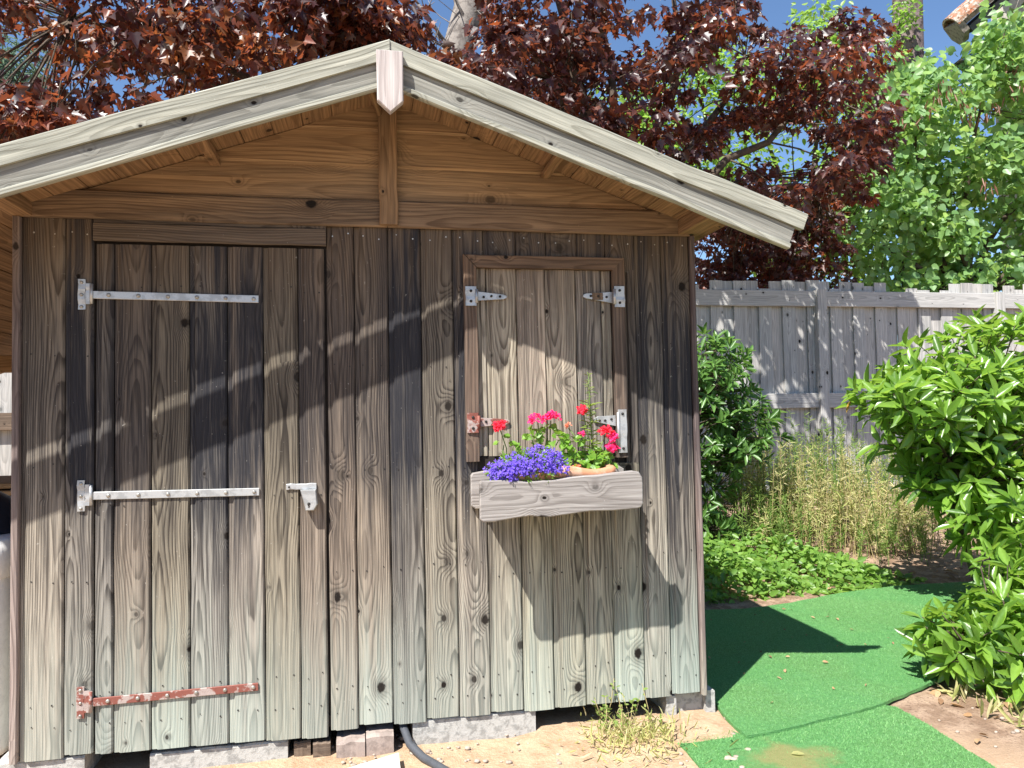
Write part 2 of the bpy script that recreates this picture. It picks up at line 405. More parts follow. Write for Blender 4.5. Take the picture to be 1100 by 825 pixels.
def groundmat():
    g = G('sandy ground and soil'); p = g.pos()
    x, y, z = g.sep(p)
    big = g.noise(p, 1.6, 4., .6); mid = g.noise(p, 9., 5., .65); fine = g.noise(p, 70., 4., .7); grit = g.noise(p, 230., 2., .6)
    sand = g.mix(g.ss(mid, .38, .65), (.47, .335, .215), (.37, .245, .15))
    sand = g.mix(g.ss(fine, .45, .7, 0., .5), sand, (.54, .42, .30))
    soil = g.mix(g.ss(mid, .40, .62), (.23, .15, .10), (.38, .27, .19))
    soil = g.mix(g.ss(fine, .5, .68, 0., .7), soil, (.10, .065, .045))
    s = g.ss(g.add(g.add(g.mul(x, 1.), g.mul(y, .8)), g.mul(big, .6)), 3.2, 3.8)
    c = g.mix(s, sand, soil)
    c = g.mix(g.ss(grit, .6, .72, 0., .35), c, (.14, .09, .06))
    h = g.add(g.mul(mid, 1.), g.add(g.mul(fine, .5), g.mul(grit, .2)))
    return g.done(g.bsdf(c, .95, g.bump(h, .8, .02), spec=.15))
M['ground'] = groundmat()

LM = {
 'maple': leafmat('maroon maple leaves', [(.028, .012, .013), (.050, .018, .018), (.072, .022, .018), (.036, .015, .016), (.18, .045, .018), (.12, .034, .018), (.05, .026, .012), (.17, .065, .02)], (.55, .13, .03), .32, .42, .7),
 'locust': leafmat('bright green leaves', [(.13, .25, .03), (.20, .33, .05), (.10, .20, .03)], (.45, .65, .08), .42),
 'heart': leafmat('pale green heart leaves', [(.10, .20, .07), (.22, .36, .15), (.13, .25, .05), (.28, .40, .10)], (.50, .68, .13), .38, .42),
 'pods': leafmat('brown seed pods', [(.16, .07, .04), (.22, .10, .06)], (.4, .16, .08), .2),
 'laurel': leafmat('laurel leaves', [(.07, .15, .02), (.12, .23, .03), (.20, .34, .05), (.15, .28, .035)], (.50, .70, .07), .36, .33, .6),
 'yellow': leafmat('yellow leaves', [(.45, .33, .03), (.40, .18, .04)], (.6, .45, .05), .3),
 'bay': leafmat('narrow green leaves', [(.05, .12, .025), (.09, .19, .04), (.13, .25, .06)], (.38, .6, .1), .30, .38, .55),
 'cover': leafmat('ground cover leaves', [(.08, .17, .03), (.15, .28, .045), (.21, .34, .07)], (.45, .64, .1), .34, .45),
 'dry': leafmat('dry weeds', [(.50, .44, .22), (.36, .40, .13), (.60, .52, .32)], (.65, .62, .28), .35, .7, .2),
 'weedgreen': leafmat('weed green', [(.20, .28, .07), (.13, .23, .05), (.28, .32, .10)], (.5, .6, .12), .35, .6, .2),
 'pile': leafmat('turf pile', [(.06, .17, .045), (.13, .32, .10), (.19, .42, .14), (.28, .46, .20)], (.22, .5, .2), .15, .55, .3),
 'needle': leafmat('pine needles', [(.09, .15, .10), (.14, .20, .14)], (.2, .3, .15), .2, .6, .2),
 'flowerleaf': leafmat('flower leaves', [(.12, .26, .03), (.20, .36, .05)], (.5, .7, .1), .35),
 'lobelia': leafmat('purple petals', [(.17, .10, .55), (.24, .15, .70), (.13, .08, .42)], (.4, .25, .9), .3, .6, .2),
 'pink': leafmat('pink petals', [(.75, .03, .16), (.80, .05, .24), (.70, .02, .10)], (.9, .08, .25), .3, .6, .2),
 'red': leafmat('red petals', [(.70, .02, .05), (.78, .04, .08)], (.9, .06, .1), .3, .6, .2),
 'peach': leafmat('peach petals', [(.75, .22, .12), (.8, .3, .2)], (.9, .35, .2), .3, .6, .2),
}

# ================================================================= GROUND
def build_ground():
    b = B()
    xs = sorted(set([-90, -40, -20, -10] + [round(-6+i*.5, 3) for i in range(13)] + [round(i*.14, 3) for i in range(0, 50)] + [7.5, 9, 11, 14, 20, 40, 90]))
    ys = sorted(set([-60, -25, -10, -5, -3] + [round(-2+i*.14, 3) for i in range(0, 55)] + [6.2, 7, 9, 12, 20, 40, 90]))
    rnd = random.Random(3)
    for y in ys:
        for x in xs:
            z = gz(x, y)
            if -.2 < y < 8 and -1 < x < 7: z += rnd.uniform(-.010, .006)
            if 1.95 < x < 2.8 and -.3 < y < .2: z += .012
            b.addv([(x, y, z)], [(x, y, 0.)], (0, 0, 0))
    n = len(xs)
    for j in range(len(ys)-1):
        for i in range(n-1):
            k = j*n+i; b.face([k, k+1, k+n+1, k+n], 0, True)
    o = b.build('ground', M['ground']); o['kind'] = 'structure'
build_ground()

def turf(name, outline, z, label):
    """a carpet sheet with a dense smooth edge"""
    import bmesh
    bm = bmesh.new(); dense = []
    n = len(outline)
    for i in range(n):
        p, q = Vector(outline[i]), Vector(outline[(i+1) % n]); m = max(1, int((q-p).length/.07))
        for k in range(m):
            w = p.lerp(q, k/m); dense.append((w.x+random.gauss(0, .003), w.y+random.gauss(0, .003)))
    vs = [bm.verts.new((x, y, z)) for x, y in dense]
    f = bm.faces.new(vs); f.normal_update()
    if f.normal.z < 0: f.normal_flip()
    r = bmesh.ops.extrude_face_region(bm, geom=[f]); top = [e for e in r['geom'] if isinstance(e, bmesh.types.BMVert)]
    for v in top: v.co.z += .014
    bmesh.ops.recalc_face_normals(bm, faces=bm.faces)
    me = bpy.data.meshes.new(name); bm.to_mesh(me); bm.free(); me.materials.append(M['turf'])
    o = bpy.data.objects.new(name, me); COL.objects.link(o); o['_ring'] = [list(map(float, q)) for q in dense]; return tag(o, label, 'turf mat')
def pile(o, n, x0, x1, y0, y1, z, worn=None):
    from mathutils.geometry import tessellate_polygon
    ring = o['_ring']; del o['_ring']
    R_ = np.array(ring); xs, ys = RNG.uniform(x0, x1, n), RNG.uniform(y0, y1, n); ins = np.zeros(n, bool)
    for i in range(len(R_)):
        (ax_, ay_), (bx_, by_) = R_[i], R_[(i+1) % len(R_)]
        c = ((ay_ > ys) != (by_ > ys)); t = np.where(by_ != ay_, (ys-ay_)/np.where(by_ == ay_, 1, by_-ay_), 0)
        ins ^= c & (xs < ax_+t*(bx_-ax_))
    if worn: ins &= ((xs-worn[0])/worn[2])**2+((ys-worn[1])/worn[3])**2+RNG.normal(size=n)*.35 > .8
    xs, ys = xs[ins], ys[ins]; k = len(xs)
    P = np.stack([xs, ys, np.full(k, z)], 1); A = RNG.normal(size=(k, 3))*np.array([.7, .7, .1])+np.array([.15, .1, .8])
    patch = .5+.5*np.sin(xs*3.1+1.)*np.sin(ys*4.3+xs*1.7)
    q = leaves('pile', LM['pile'], BLADE, P, A, RNG.normal(size=(k, 3)), RNG.uniform(.006, .012, k), parent=o, lv=np.clip(RNG.random(k)*.75+patch*.25, 0, .999)); q['kind'] = 'stuff'
G2 = lambda px, py: tuple(onground(px, py, -.085))[:2]
mat1 = turf('artificial_turf_mat', [(2.72, 1.62)]+[G2(*p) for p in [(800, 655), (850, 648), (900, 638), (960, 630), (1010, 627), (1055, 625)]] + [(6.6, 1.75), (6.6, .9), (5.2, .62)] +
     [G2(*p) for p in [(1080, 690), (1035, 722), (1000, 735), (970, 747), (940, 760), (900, 770), (860, 780), (828, 788), (803, 792), (789, 782), (776, 765), (768, 752)]] + [(2.72, .24)], -.094,
     'green artificial turf mat lying in the shade beside the right end of the shed')
mat2 = turf('artificial_turf_mat', [G2(*p) for p in [(728, 796), (760, 789), (786, 783)]] + [G2(*p) for p in [(802, 790), (826, 784.5), (860, 776), (900, 766), (940, 755), (962, 757), (1000, 778), (1040, 804), (1075, 827)]] +
     [(3.40, -1.0), (3.2, -2.6), (2.4, -2.6), (2.42, -.9)], -.106,
     'bright green artificial turf mat with a worn sandy patch')

# pebbles and litter
b = B()
def pebble(b, x, y, r, mi=0):
    z = gz(x, y)+r*.3; k = len(b.v); pts = []
    a0 = random.uniform(0, 6)
    for (rr, h) in ((.55, -.6), (1, 0), (.6, .6)):
        for i in range(6):
            a = a0+i*math.pi/3; q = rr*random.uniform(.75, 1.2)
            pts.append((x+r*q*math.cos(a), y+r*q*math.sin(a)*.8, z+r*h*.7))
    b.addv(pts, [(0, 0, 0)]*18, (0, 0, 0))
    for s in range(2):
        for i in range(6): b.face([k+s*6+i, k+s*6+(i+1) % 6, k+s*6+6+(i+1) % 6, k+s*6+6+i], mi, True)
    b.face([k+12+i for i in range(6)], mi, True)
for i in range(700):
    if i < 430: x, y = random.uniform(1.1, 2.75), random.uniform(-.7, .15)
    else:
        t = random.random(); x, y = 3.45+t*2.0+random.uniform(0, .7), -.8+t*1.3+random.uniform(0, .5)
    pebble(b, x, y, abs(random.gauss(0, .006))+.003)
single('pebbles', b, M['pebble'], 'small pale pebbles and clods scattered over the sandy soil', 'pebbles', (2, 0, -.1), kind='stuff')
n = 260
t = RNG.random(n); P = np.stack([3.5+t*1.9+RNG.uniform(0, .9, n), -.6+t*1.3+RNG.uniform(-.1, .6, n), np.full(n, -.088)], 1)
k2 = 160; P2 = np.stack([RNG.uniform(3.6, 7., k2), RNG.uniform(1.75, 2.5, k2), np.full(k2, -.07)], 1)
k3 = 45; P3 = np.stack([RNG.uniform(2.9, 4.2, k3), RNG.uniform(-.1, 1.4, k3), np.full(k3, -.070)], 1)
P = np.concatenate([P, P2, P3])
o = leaves('leaf_litter', leafmat('leaf litter', [(.34, .20, .10), (.42, .28, .16), (.20, .11, .06)], (.4, .25, .1), .1, .8, .2), OVAL, P, np.concatenate([RNG.normal(size=(len(P), 2)), RNG.normal(size=(len(P), 1))*.2], 1), np.array([[0, 0, 1]])+RNG.normal(size=(len(P), 3))*.35, np.concatenate([RNG.uniform(.03, .08, len(P)-k3), RNG.uniform(.012, .03, k3)]))
tag(o, 'dry brown leaves littering the soil under the shrubs and a few on the turf', 'leaf litter', kind='stuff')

pile(mat1, 150000, 2.7, 6.6, -.3, 1.8, -.081); pile(mat2, 90000, 2.4, 3.6, -1.2, .2, -.093, (2.78, -.45, .24, .16))
# ================================================================= SHED
W = 2.66
shed = T('garden_shed', 'weathered brown wooden shed with plank door, shuttered window and pitched roof', 'shed', (1.33, 1.2, -.02))
X3, Y3, Z3 = Vector((1, 0, 0)), Vector((0, 1, 0)), Vector((0, 0, 1))
def plank_prof(w, flip=False):
    p = [(.0015, -.018), (.0015, -.009), (.004, -.0075), (.018, -.0075), (.0225, 0), (w*.47, .0006), (w*.5, -.0004), (w*.53, .0006), (w-.007, 0), (w-.0015, -.006), (w-.0015, -.018)]
    return p
def planks(b, edges, z0, z1, tones, y=0., top=None, mi=0):
    for i in range(len(edges)-1):
        w = edges[i+1]-edges[i]
        zz0 = z0[i] if hasattr(z0, '__len__') else z0 + random.uniform(-.006, .006)
        b.extrude(plank_prof(w), (edges[i], y, zz0), X3, -Y3, Z3, z1-zz0, tn=tones[i], segs=8, jit=.0008, mi=mi)
def nails(b, edges, zs, y, mi):
    for i in range(len(edges)-1):
        w = edges[i+1]-edges[i]
        for z in zs:
            for fx in (.27, .78):
                x = edges[i]+w*fx+random.uniform(-.006, .006); zz = z+random.uniform(-.012, .012); r = random.uniform(.0022, .0036)
                k = b.addv([(x+r*math.cos(a), y-.0026, zz+r*math.sin(a)) for a in [j*math.pi/3 for j in range(6)]], [(0, 0, 0)]*6, (0, 0, 0))
                b.face([k+j for j in range(6)], mi)
# front cladding
b = B()
LE = [.022, .168, .267]; planks(b, LE, -.004, 1.956, [(.45, .2, .45), (.95, .1, .2)])
nails(b, LE, [.10, .19, .62, 1.05, 1.45], 0, 1); nails(b, LE, [1.9], 0, 2)
RE = [1.107, 1.214, 1.347, 1.478, 1.608, 1.735]
planks(b, RE, -.002, 1.956, [(.45, .2, .85), (.5, .25, .7), (.95, .1, .15), (.25, .45, .3), (.9, .05, .5)])
nails(b, RE, [.07, .16, .60, 1.0, 1.4], 0, 1); nails(b, RE, [1.92], 0, 2)
WE = [1.735, 1.871, 2.0, 2.135, 2.26, 2.392]
tw = [(.55, .4, .35), (.4, .8, .3), (.35, .85, .35), (.45, .7, .45), (.4, .7, .35)]
planks(b, WE, -.002, .985, tw); nails(b, WE, [.07, .16, .55], 0, 1)
planks(b, WE, 1.80, 1.956, [(.6, .1, .5)]*5); nails(b, WE, [1.92], 0, 2)
EE = [2.392, 2.512, 2.641]; planks(b, EE, 0., 1.956, [(.8, .1, .35), (.95, .05, .3)]); nails(b, EE, [.08, .17, .6, 1.1, 1.5], 0, 1); nails(b, EE, [1.92], 0, 2)
# strips between the opening and the window frame
b.extrude(plank_prof(.06), (2.333, 0, .985), X3, -Y3, Z3, .82, tn=(.5, .2, .5))
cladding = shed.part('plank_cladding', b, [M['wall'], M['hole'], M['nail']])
# backing so nothing shows through the joints
b = B(); b.box((.03, .02, .0), (2.63, .045, 1.956)); shed.part('backing_wall', b, M['inside'])
b = B(); b.box((.005, .045, .0), (.03, 2.4, 1.95), along='y', tn=(.5, .2, .4)); b.box((2.63, .045, 0), (2.655, 2.4, 1.95), along='y', tn=(.5, .2, .4)); b.box((.031, 2.375, 0), (2.629, 2.4, 1.95), along='z')
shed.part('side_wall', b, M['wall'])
b = B(); b.box((.01, .012, .004), (2.65, 2.39, .05), along='x'); shed.part('floor_frame', b, M['inside'])
for x0, x1 in ((-.004, .021), (2.642, 2.664)):
    b = B(); b.box((x0, -.014, -.008), (x1, .04, 1.957), tn=(.5, .1, .5)); shed.part('corner_trim', b, M['trim'])
# lintel
b = B(); b.board((.269, -.004, 1.874), Z3, -Y3, X3, .066, .016, .838, tn=(.35, 0, .6)); b.board((.269, .0, 1.94), Z3, -Y3, X3, .02, .012, .838)
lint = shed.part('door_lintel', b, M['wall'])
for i in range(10): pass
# door
b = B()
DE = [.272, .336, .464, .600, .736, .868, .998, 1.099]
DT = [(.62, .05, .1), (.6, .3, .6), (.35, .75, .35), (.95, .0, .05), (.85, .0, .45), (.22, .75, .35), (.6, .2, .75)]
for i in range(7):
    w = DE[i+1]-DE[i]; z0 = [-.006, -.008, -.010, -.012, -.014, -.020, -.026][i]
    b.extrude(plank_prof(w), (DE[i], -.004, z0), X3, -Y3, Z3, 1.864-z0, tn=DT[i], segs=8, jit=.0008)
nails(b, DE, [.10, .21, .90, 1.70], -.004, 1)
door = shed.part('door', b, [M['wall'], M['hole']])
def screw(b, x, y, z, r=.0075, mi=1):
    b.lathe((x, y, z), [(r, 0), (r*.95, .003), (r*.55, .005), (r*.2, .0052)], 10, mi, axis='y')
def tstrap(z, z2, x0, x1, mats, name, label=None):
    """long T hinge: plate on the jamb plus strap across the door; (x0,z)->(x1,z2) the strap's centre line"""
    b = B(); yw = -.0045
    b.box((.214, -.008, z-.055), (.240, -.0035, z+.058), ch=.0015); b.box((.240, -.010, z-.035), (.258, -.004, z+.042), ch=.0015)
    b.tube([(.262, -.012, z-.034), (.262, -.012, z+.040)], .006, 10)
    A = Vector((x1-x0, 0, z2-z)); L = A.length; A.normalize(); U = Vector((-A.z, 0, A.x))
    b.board(Vector((x0, yw-.001, z))-U*.0145, U, -Y3, A, .029, .006, L, ch=.0015, segs=2, jit=0)
    for i in range(6):
        q = Vector((x0, yw-.007, z))+A*(L*(.09+.176*i)); screw(b, q.x, q.y, q.z)
    for dz in (-.045, 0, .046): screw(b, .227, -.008, z+dz, .006)
    return shed.part(name, b, mats, under=door, label=label)
tstrap(1.672, 1.662, .268, .852, [M['galv'], M['screw']], 'strap_hinge', 'clean galvanised strap hinge at the top of the door')
tstrap(.930, .922, .268, .850, [M['galv'], M['screw']], 'strap_hinge', 'dull grey strap hinge across the middle of the door')
tstrap(.184, .189, .268, .842, [M['rust'], M['screw']], 'strap_hinge', 'rusty red strap hinge at the bottom of the door')
b = B()
b.box((.950, -.012, .924), (1.062, -.004, .947), ch=.002, along='x')
b.poly([(1.004, .925), (1.062, .925), (1.068, .868), (1.054, .846), (1.024, .846), (1.016, .880)], -.046, -.008)
b.lathe((1.036, -.046, .872), [(.006, 0), (.006, .0012), (.003, .0013)], 10, 1, axis='y'); b.box((1.033, -.0475, .858), (1.039, -.046, .872), mi=1, ch=.0005)
screw(b, .96, -.012, .936, .004)
shed.part('door_latch', b, [M['galv'], M['hole']], under=door)
# gable boards (overlapping) and eaves board
b = B()
rz = lambda x, o=.12: 2.50-.364*abs(x-1.35)-o
SE = [2.062, 2.206, 2.352, 2.50]
for i in range(3):
    z0, z1 = SE[i]-.004, SE[i+1]
    hw0 = (2.462-z0)/.364; hw1 = max(.02, (2.462-z1)/.364)
    hw0, hw1 = min(hw0, 1.33), min(hw1, 1.33)
    for (sx, seed) in ((-1, i*3.1+1.3), (1, i*5.7+2.9)):
        prof = [(0, -.004), (.009, .004), (.014, .002), (z1-z0, -.006), (z1-z0, -.02), (0, -.02)]
        cut = (lambda u, n: 0.), (lambda u, n, z0=z0: 0.)
        L0 = hw0
        def c1(u, n, L0=L0, z0=z0): return max(.01, min(1.33, (2.472-(z0+u))/.364))-L0
        b.extrude(prof, (1.35, 0, z0), Z3, -Y3, X3*sx, L0, seed=seed, tn=(.35+.2*(i == 0), .25, .4), cuts=((lambda u, n: 0.), c1), segs=5, jit=.0006)
shed.part('gable_boards', b, M['gable'])
b = B(); b.box((.01, .004, 1.956), (2.65, .03, 2.10)); 
b.poly([(.3, 2.1), (2.4, 2.1), (1.35, 2.46)], .012, .03); shed.part('gable_backing', b, M['inside'])
b = B()
b.board((.036, -.002, 1.955), Z3, -Y3, X3, .106, .020, 1.31, tn=(.75, .2, .3), seed=4.2, ch=.005)
b.board((1.348, -.002, 1.955), Z3, -Y3, X3, .108, .020, 1.29, tn=(.45, .1, .4), seed=9.35, ch=.005)
shed.part('eaves_board', b, M['eaves'])
b = B(); b.box((1.315, -.046, 1.960), (1.388, -.0225, 2.43), tn=(.8, .1, .3), seed=3.3); shed.part('king_post', b, M['beam'])
# roof: top line z = 2.515 - .363|x-1.348| at the front edge
XR, ZR, SL = 1.348, 2.512, .3635
AN = math.atan(SL)
XL_END, XR_END = -1.65, 2.92
YB = 2.75
def slope_dir(sg): return Vector((sg*math.cos(AN), 0, -math.sin(AN)))
def slope_nrm(sg): return Vector((sg*math.sin(AN), 0, math.cos(AN)))
OV = {-1: (.408, .44), 1: (.402, .44)}   # front overhang at the ridge and at the eave
roof = None
b = B()
deckseeds = 0
for sg, xe in ((-1, XL_END), (1, XR_END-.17)):
    L = abs(xe-XR)/math.cos(AN); D = slope_dir(sg); N = slope_nrm(sg)
    bw = .118; k = 0; s0 = 0.
    while s0 < L-.02:
        w = min(bw, L-s0)-.002
        f = (s0+w/2)/L
        yf = -(OV[sg][0]+(OV[sg][1]-OV[sg][0])*f)
        y0 = yf+.030 if sg > 0 else yf+.030+.008+random.uniform(-.004, .002)
        if sg < 0 and (s0 < .25 or s0 > 2.05): y0 = yf+.030
        o = Vector((XR, y0, ZR-.012))+D*s0-N*.024
        b.board(o, D, N, Y3, w, .018, YB-y0, ch=.002, tn=(random.uniform(.2, .6), .1, .4), segs=3)
        s0 += bw
roof = shed.part('roof', b, M['beam'])
b = B()
for sg, xe in ((-1, XL_END-.02), (1, XR_END-.165)):
    D = slope_dir(sg); N = slope_nrm(sg); L = abs(xe-XR)/math.cos(AN)
    b.board(Vector((XR, -.30, ZR-.012))-N*.004+N*.0, D, N, Y3, L, .008, YB+.32, ch=.001, segs=4)
shed.part('roof_felt', b, M['felt'], under=roof)
# fascia boards
for sg, xe in ((-1, XL_END), (1, XR_END)):
    D = slope_dir(sg); N = slope_nrm(sg); L = abs(xe-XR)/math.cos(AN)
    o0, o1 = OV[sg]; Dv = (D*L + Vector((0, -(o1-o0), 0))).normalized()
    cr = ((lambda u, n: -u*SL*1.0), (lambda u, n: 0.)) if False else None
    def c0(u, n): return u*math.tan(AN)*-1.0*-1.0 if False else -0.0
    # mitre at the ridge: ends cut vertical -> offset along the slope = u*tan(AN)
    b = B()
    b.extrude([(-.062, 0), (-.062, .024), (-.002, .026), (.002, .022), (.002, 0)], Vector((XR, -o0+.004, ZR)), N, -Y3, Dv, L, seed=11.3+sg, tn=(.35, .45, .1), segs=10, jit=.0012, cuts=((lambda u, n: -u*math.tan(AN)), (lambda u, n: 0.)))
    shed.part('fascia_board', b, M['fascia'], under=roof)
    b = B()
    b.extrude([(-.149, .0), (-.149, .008), (-.125, .008), (-.092, .012), (-.064, .012), (-.064, -.008), (-.12, -.008)],
              Vector((XR, -o0+.004, ZR)), N, -Y3, Dv, L-.03, seed=15.3+sg*2, tn=(.8, .25, .1), segs=10, jit=.001, cuts=((lambda u, n: -u*math.tan(AN)), (lambda u, n: 0.)))
    shed.part('lower_fascia', b, M['lowfascia'], under=roof)
    b = B(); b.extrude([(-.1515, .0), (-.1515, .018), (-.148, .023), (-.133, .023), (-.130, .018), (-.130, .0)], Vector((XR, -o0+.004, ZR)), N, -Y3, Dv, L-.03, seed=25.3+sg*2, tn=(.2, .4, .1), segs=10, jit=.001, cuts=((lambda u, n: -u*math.tan(AN)), (lambda u, n: 0.)))
    shed.part('drip_batten', b, M['fascia'], under=roof)
# finial
b = B(); fx, yy = 1.347, -.455
b.poly([(fx-.046, 2.462), (fx+.046, 2.462), (fx+.045, 2.285), (fx, 2.245), (fx-.044, 2.285)], yy, yy+.03, along='z', tn=(.45, .0, .15), seed=21.2)
shed.part('ridge_finial', b, M['finial'], under=roof)
# purlins carrying the overhang
for (x0, x1, zt, zb, tilt) in ((.675, .712, 2.262, 2.180, -1), (1.985, 2.022, 2.262, 2.188, 1), (-.012, .065, 2.005, 1.959, -1), (2.585, 2.662, 2.005, 1.959, 1)):
    b = B()
    if zt > 2.1: b.board(Vector((x0, .02, zb)), X3, Z3, -Y3, x1-x0, zt-zb-.05, .40, tn=(.3, .1, .4))
    else:
        sg = tilt
        xo, xi = (x0, x1) if sg < 0 else (x1, x0)
        prof = [(x0, zb), (x1, zb), (x1, 2.47-SL*abs(x1-XR)), (x0, 2.47-SL*abs(x0-XR))]
        b.extrude(prof, Vector((0, .02, 0)), X3, Z3, -Y3, .41, tn=(.4, .2, .4))
    shed.part('purlin', b, M['beam'], under=roof)
b = B(); b.box((1.312, -.37, 2.435), (1.388, .0, 2.46), along='y'); b.tube([(1.325, -.02, 2.40), (1.26, -.3, 2.44)], .012, 6)
shed.part('ridge_beam', b, M['beam'], under=roof)

# window: frame, shutter, hinges
b = B()
b.extrude([(0, 0), (0, .026), (.048, .030), (.052, .026), (.052, 0)], (1.651, -.004, 1.851-.052), Z3, -Y3, X3, .682, tn=(.6, 0, .4), seed=8.1, cuts=((lambda u, n: (.052-u)), (lambda u, n: -(.052-u))))
b.extrude([(0, 0), (0, .028), (.006, .030), (.052, .026), (.052, 0)], (1.648, -.004, 1.012), X3, -Y3, Z3, .839, tn=(.75, 0, .5), seed=2.6, cuts=((lambda u, n: -.004*u), (lambda u, n: -u)))
b.extrude([(0, 0), (0, .026), (.046, .030), (.052, .026), (.052, 0)], (2.281, -.004, 1.010), X3, -Y3, Z3, .841, tn=(.85, 0, .3), seed=5.9, cuts=((lambda u, n: 0.), (lambda u, n: -(.052-u))))
win = shed.part('window_frame', b, M['frame'])
b = B(); SEd = [1.702, 1.742, 1.869, 1.991, 2.123, 2.236, 2.279]
ST = [(.2, .4, .3), (.2, .5, .35), (.5, .1, .7), (.45, .3, .5), (.85, .0, .3), (.5, .4, .3)]
planks(b, SEd, 1.035, 1.797, ST, y=-.010)
shut = shed.part('shutter', b, M['shutter'])
b = B(); b.box((1.70, -.004, .975), (2.28, .0, 1.03), along='x'); shed.part('window_gap', b, M['inside'])
def hinge(name, plate, strap, mats, label, extra=None):
    b = B(); x0, z0, x1, z1 = plate
    b.box((x0, -.041, z0), (x1, -.0345, z1), ch=.0015)
    b.poly(strap, -.021, -.0135, ch=.0012)
    kx = x1 if strap[0][0] > x1-.02 and max(p[0] for p in strap) > x1 else x0
    b.tube([(kx, -.040, z0+.012), (kx, -.040, z1-.012)], .0065, 8)
    for (px, pz) in (((x0+x1)/2, z0+.018), ((x0+x1)/2, z1-.018)): screw(b, px, -.041, pz, .006)
    sx0, sx1 = min(p[0] for p in strap), max(p[0] for p in strap); cz = sum(p[1] for p in strap)/len(strap)
    for k in (.25, .5, .78): screw(b, sx0+(sx1-sx0)*k, -.021, cz+random.uniform(-.003, .003), .0055)
    if extra: extra(b)
    return shed.part(name, b, mats, under=shut, label=label)
hinge('shutter_hinge', (1.652, 1.640, 1.698, 1.718), [(1.698, 1.663), (1.698, 1.702), (1.812, 1.690), (1.826, 1.684), (1.826, 1.676), (1.812, 1.670)], [M['galv'], M['hole']], 'bright galvanised hinge at the upper left of the shutter')
def darkband(b): b.box((2.190, -.0225, 1.672), (2.238, -.0205, 1.702), mi=2, ch=.0008)
hinge('shutter_hinge', (2.283, 1.640, 2.328, 1.728), [(2.283, 1.658), (2.283, 1.707), (2.165, 1.699), (2.152, 1.693), (2.152, 1.684), (2.165, 1.678)], [M['galv'], M['hole'], M['frame']], 'galvanised hinge with a dark stained middle', darkband)
hinge('shutter_hinge', (1.652, 1.128, 1.698, 1.208), [(1.698, 1.150), (1.698, 1.188), (1.812, 1.180), (1.828, 1.174), (1.828, 1.163), (1.812, 1.157)], [M['rust'], M['hole']], 'red brown rusted hinge at the lower left of the shutter')
hinge('shutter_hinge', (2.286, 1.030, 2.324, 1.210), [(2.284, 1.140), (2.284, 1.186), (2.205, 1.183), (2.186, 1.175), (2.186, 1.163), (2.205, 1.157)], [M['galv'], M['hole']], 'long pale hinge plate at the lower right of the shutter')

# ---- blocks under the shed
def block(lo, hi, mat, label, name='concrete_block', cat='block', group=None, ch=.006):
    b = B(); b.box(lo, hi, ch=ch, along='x', segs=8, jit=.002)
    return single(name, b, mat, label, cat, ((lo[0]+hi[0])/2, (lo[1]+hi[1])/2, lo[2]), group)
block((-.06, .012, -.22), (.235, .22, -.012), M['concrete'], 'concrete block under the left corner of the shed beside the white bin', group='blocks under the shed')
block((.456, .012, -.22), (.946, .22, -.030), M['concrete'], 'long concrete block beneath the door planks, beside two dark stubs', group='blocks under the shed')
block((1.421, .012, -.16), (1.919, .22, -.007), M['concrete'], 'large pale concrete block beside the hose', group='blocks under the shed')
b = B(); b.box((2.49, .02, -.16), (2.535, .30, -.010), along='y', segs=6, jit=.002); b.box((2.536, .05, -.16), (2.668, .30, -.010), along='x', segs=4); b.box((2.669, .02, -.16), (2.712, .30, -.002), along='y', segs=6, jit=.002)
single('concrete_block', b, M['concrete'], 'hollow concrete block under the right corner of the shed', 'block', (2.6, .15, -.16), 'blocks under the shed')
for x0, x1, z in ((.968, 1.030, -.043), (1.040, 1.105, -.046)):
    block((x0, .02 if x0 < 1 else .0, -.2), (x1, .2, z), M['frame'], 'dark wooden stub under the door, ' + ('next to the concrete block' if x0 < 1 else 'next to the split stone'), name='wood_stub', cat='stub')
b = B(); b.box((1.128, -.03, -.15), (1.236, .2, -.040), along='x', segs=4, jit=.003, ch=.01); b.box((1.240, -.025, -.15), (1.345, .2, -.030), along='x', segs=4, jit=.003, ch=.01)
single('split_stone', b, M['brick'], 'pinkish split stone block beside the grey hose', 'stone', (1.23, .08, -.15))
b = B()
p0, p1, p2, p3 = onground(358, 829, -.06), onground(428, 809, -.06), onground(436, 830, -.06), onground(440, 900, -.06)
k = b.addv([(p0.x, p0.y, -.062), (p1.x, p1.y, -.058), (p3.x, p3.y, -.06), (p0.x-.1, p3.y, -.062), (p0.x, p0.y, -.095), (p1.x, p1.y, -.095), (p3.x, p3.y, -.095), (p0.x-.1, p3.y, -.095)], [(0, 0, 0)]*8, (0, 0, 0))
for f in ((0, 1, 2, 3), (7, 6, 5, 4), (0, 4, 5, 1), (1, 5, 6, 2), (2, 6, 7, 3), (3, 7, 4, 0)): b.face([k+i for i in f[::-1]])
single('stone_slab', b, M['slab'], 'pale flat slab lying on the sand in front of the split stone', 'slab', (p1.x-.1, p1.y-.1, -.1))
b = B(); pts = [(1.375, .30, .03), (1.372, .12, .0), (1.385, .03, -.03), (1.405, -.05, -.066), (1.45, -.13, -.086), (1.56, -.30, -.095), (1.75, -.62, -.1)]
sm = []
for i in range(len(pts)-1):
    for k in range(4): sm.append(Vector(pts[i]).lerp(Vector(pts[i+1]), k/4))
b.tube(sm, .0155, 10)
single('drain_hose', b, M['pipe'], 'dark grey hose coming out from under the shed onto the sand', 'hose', (1.4, 0, -.1))

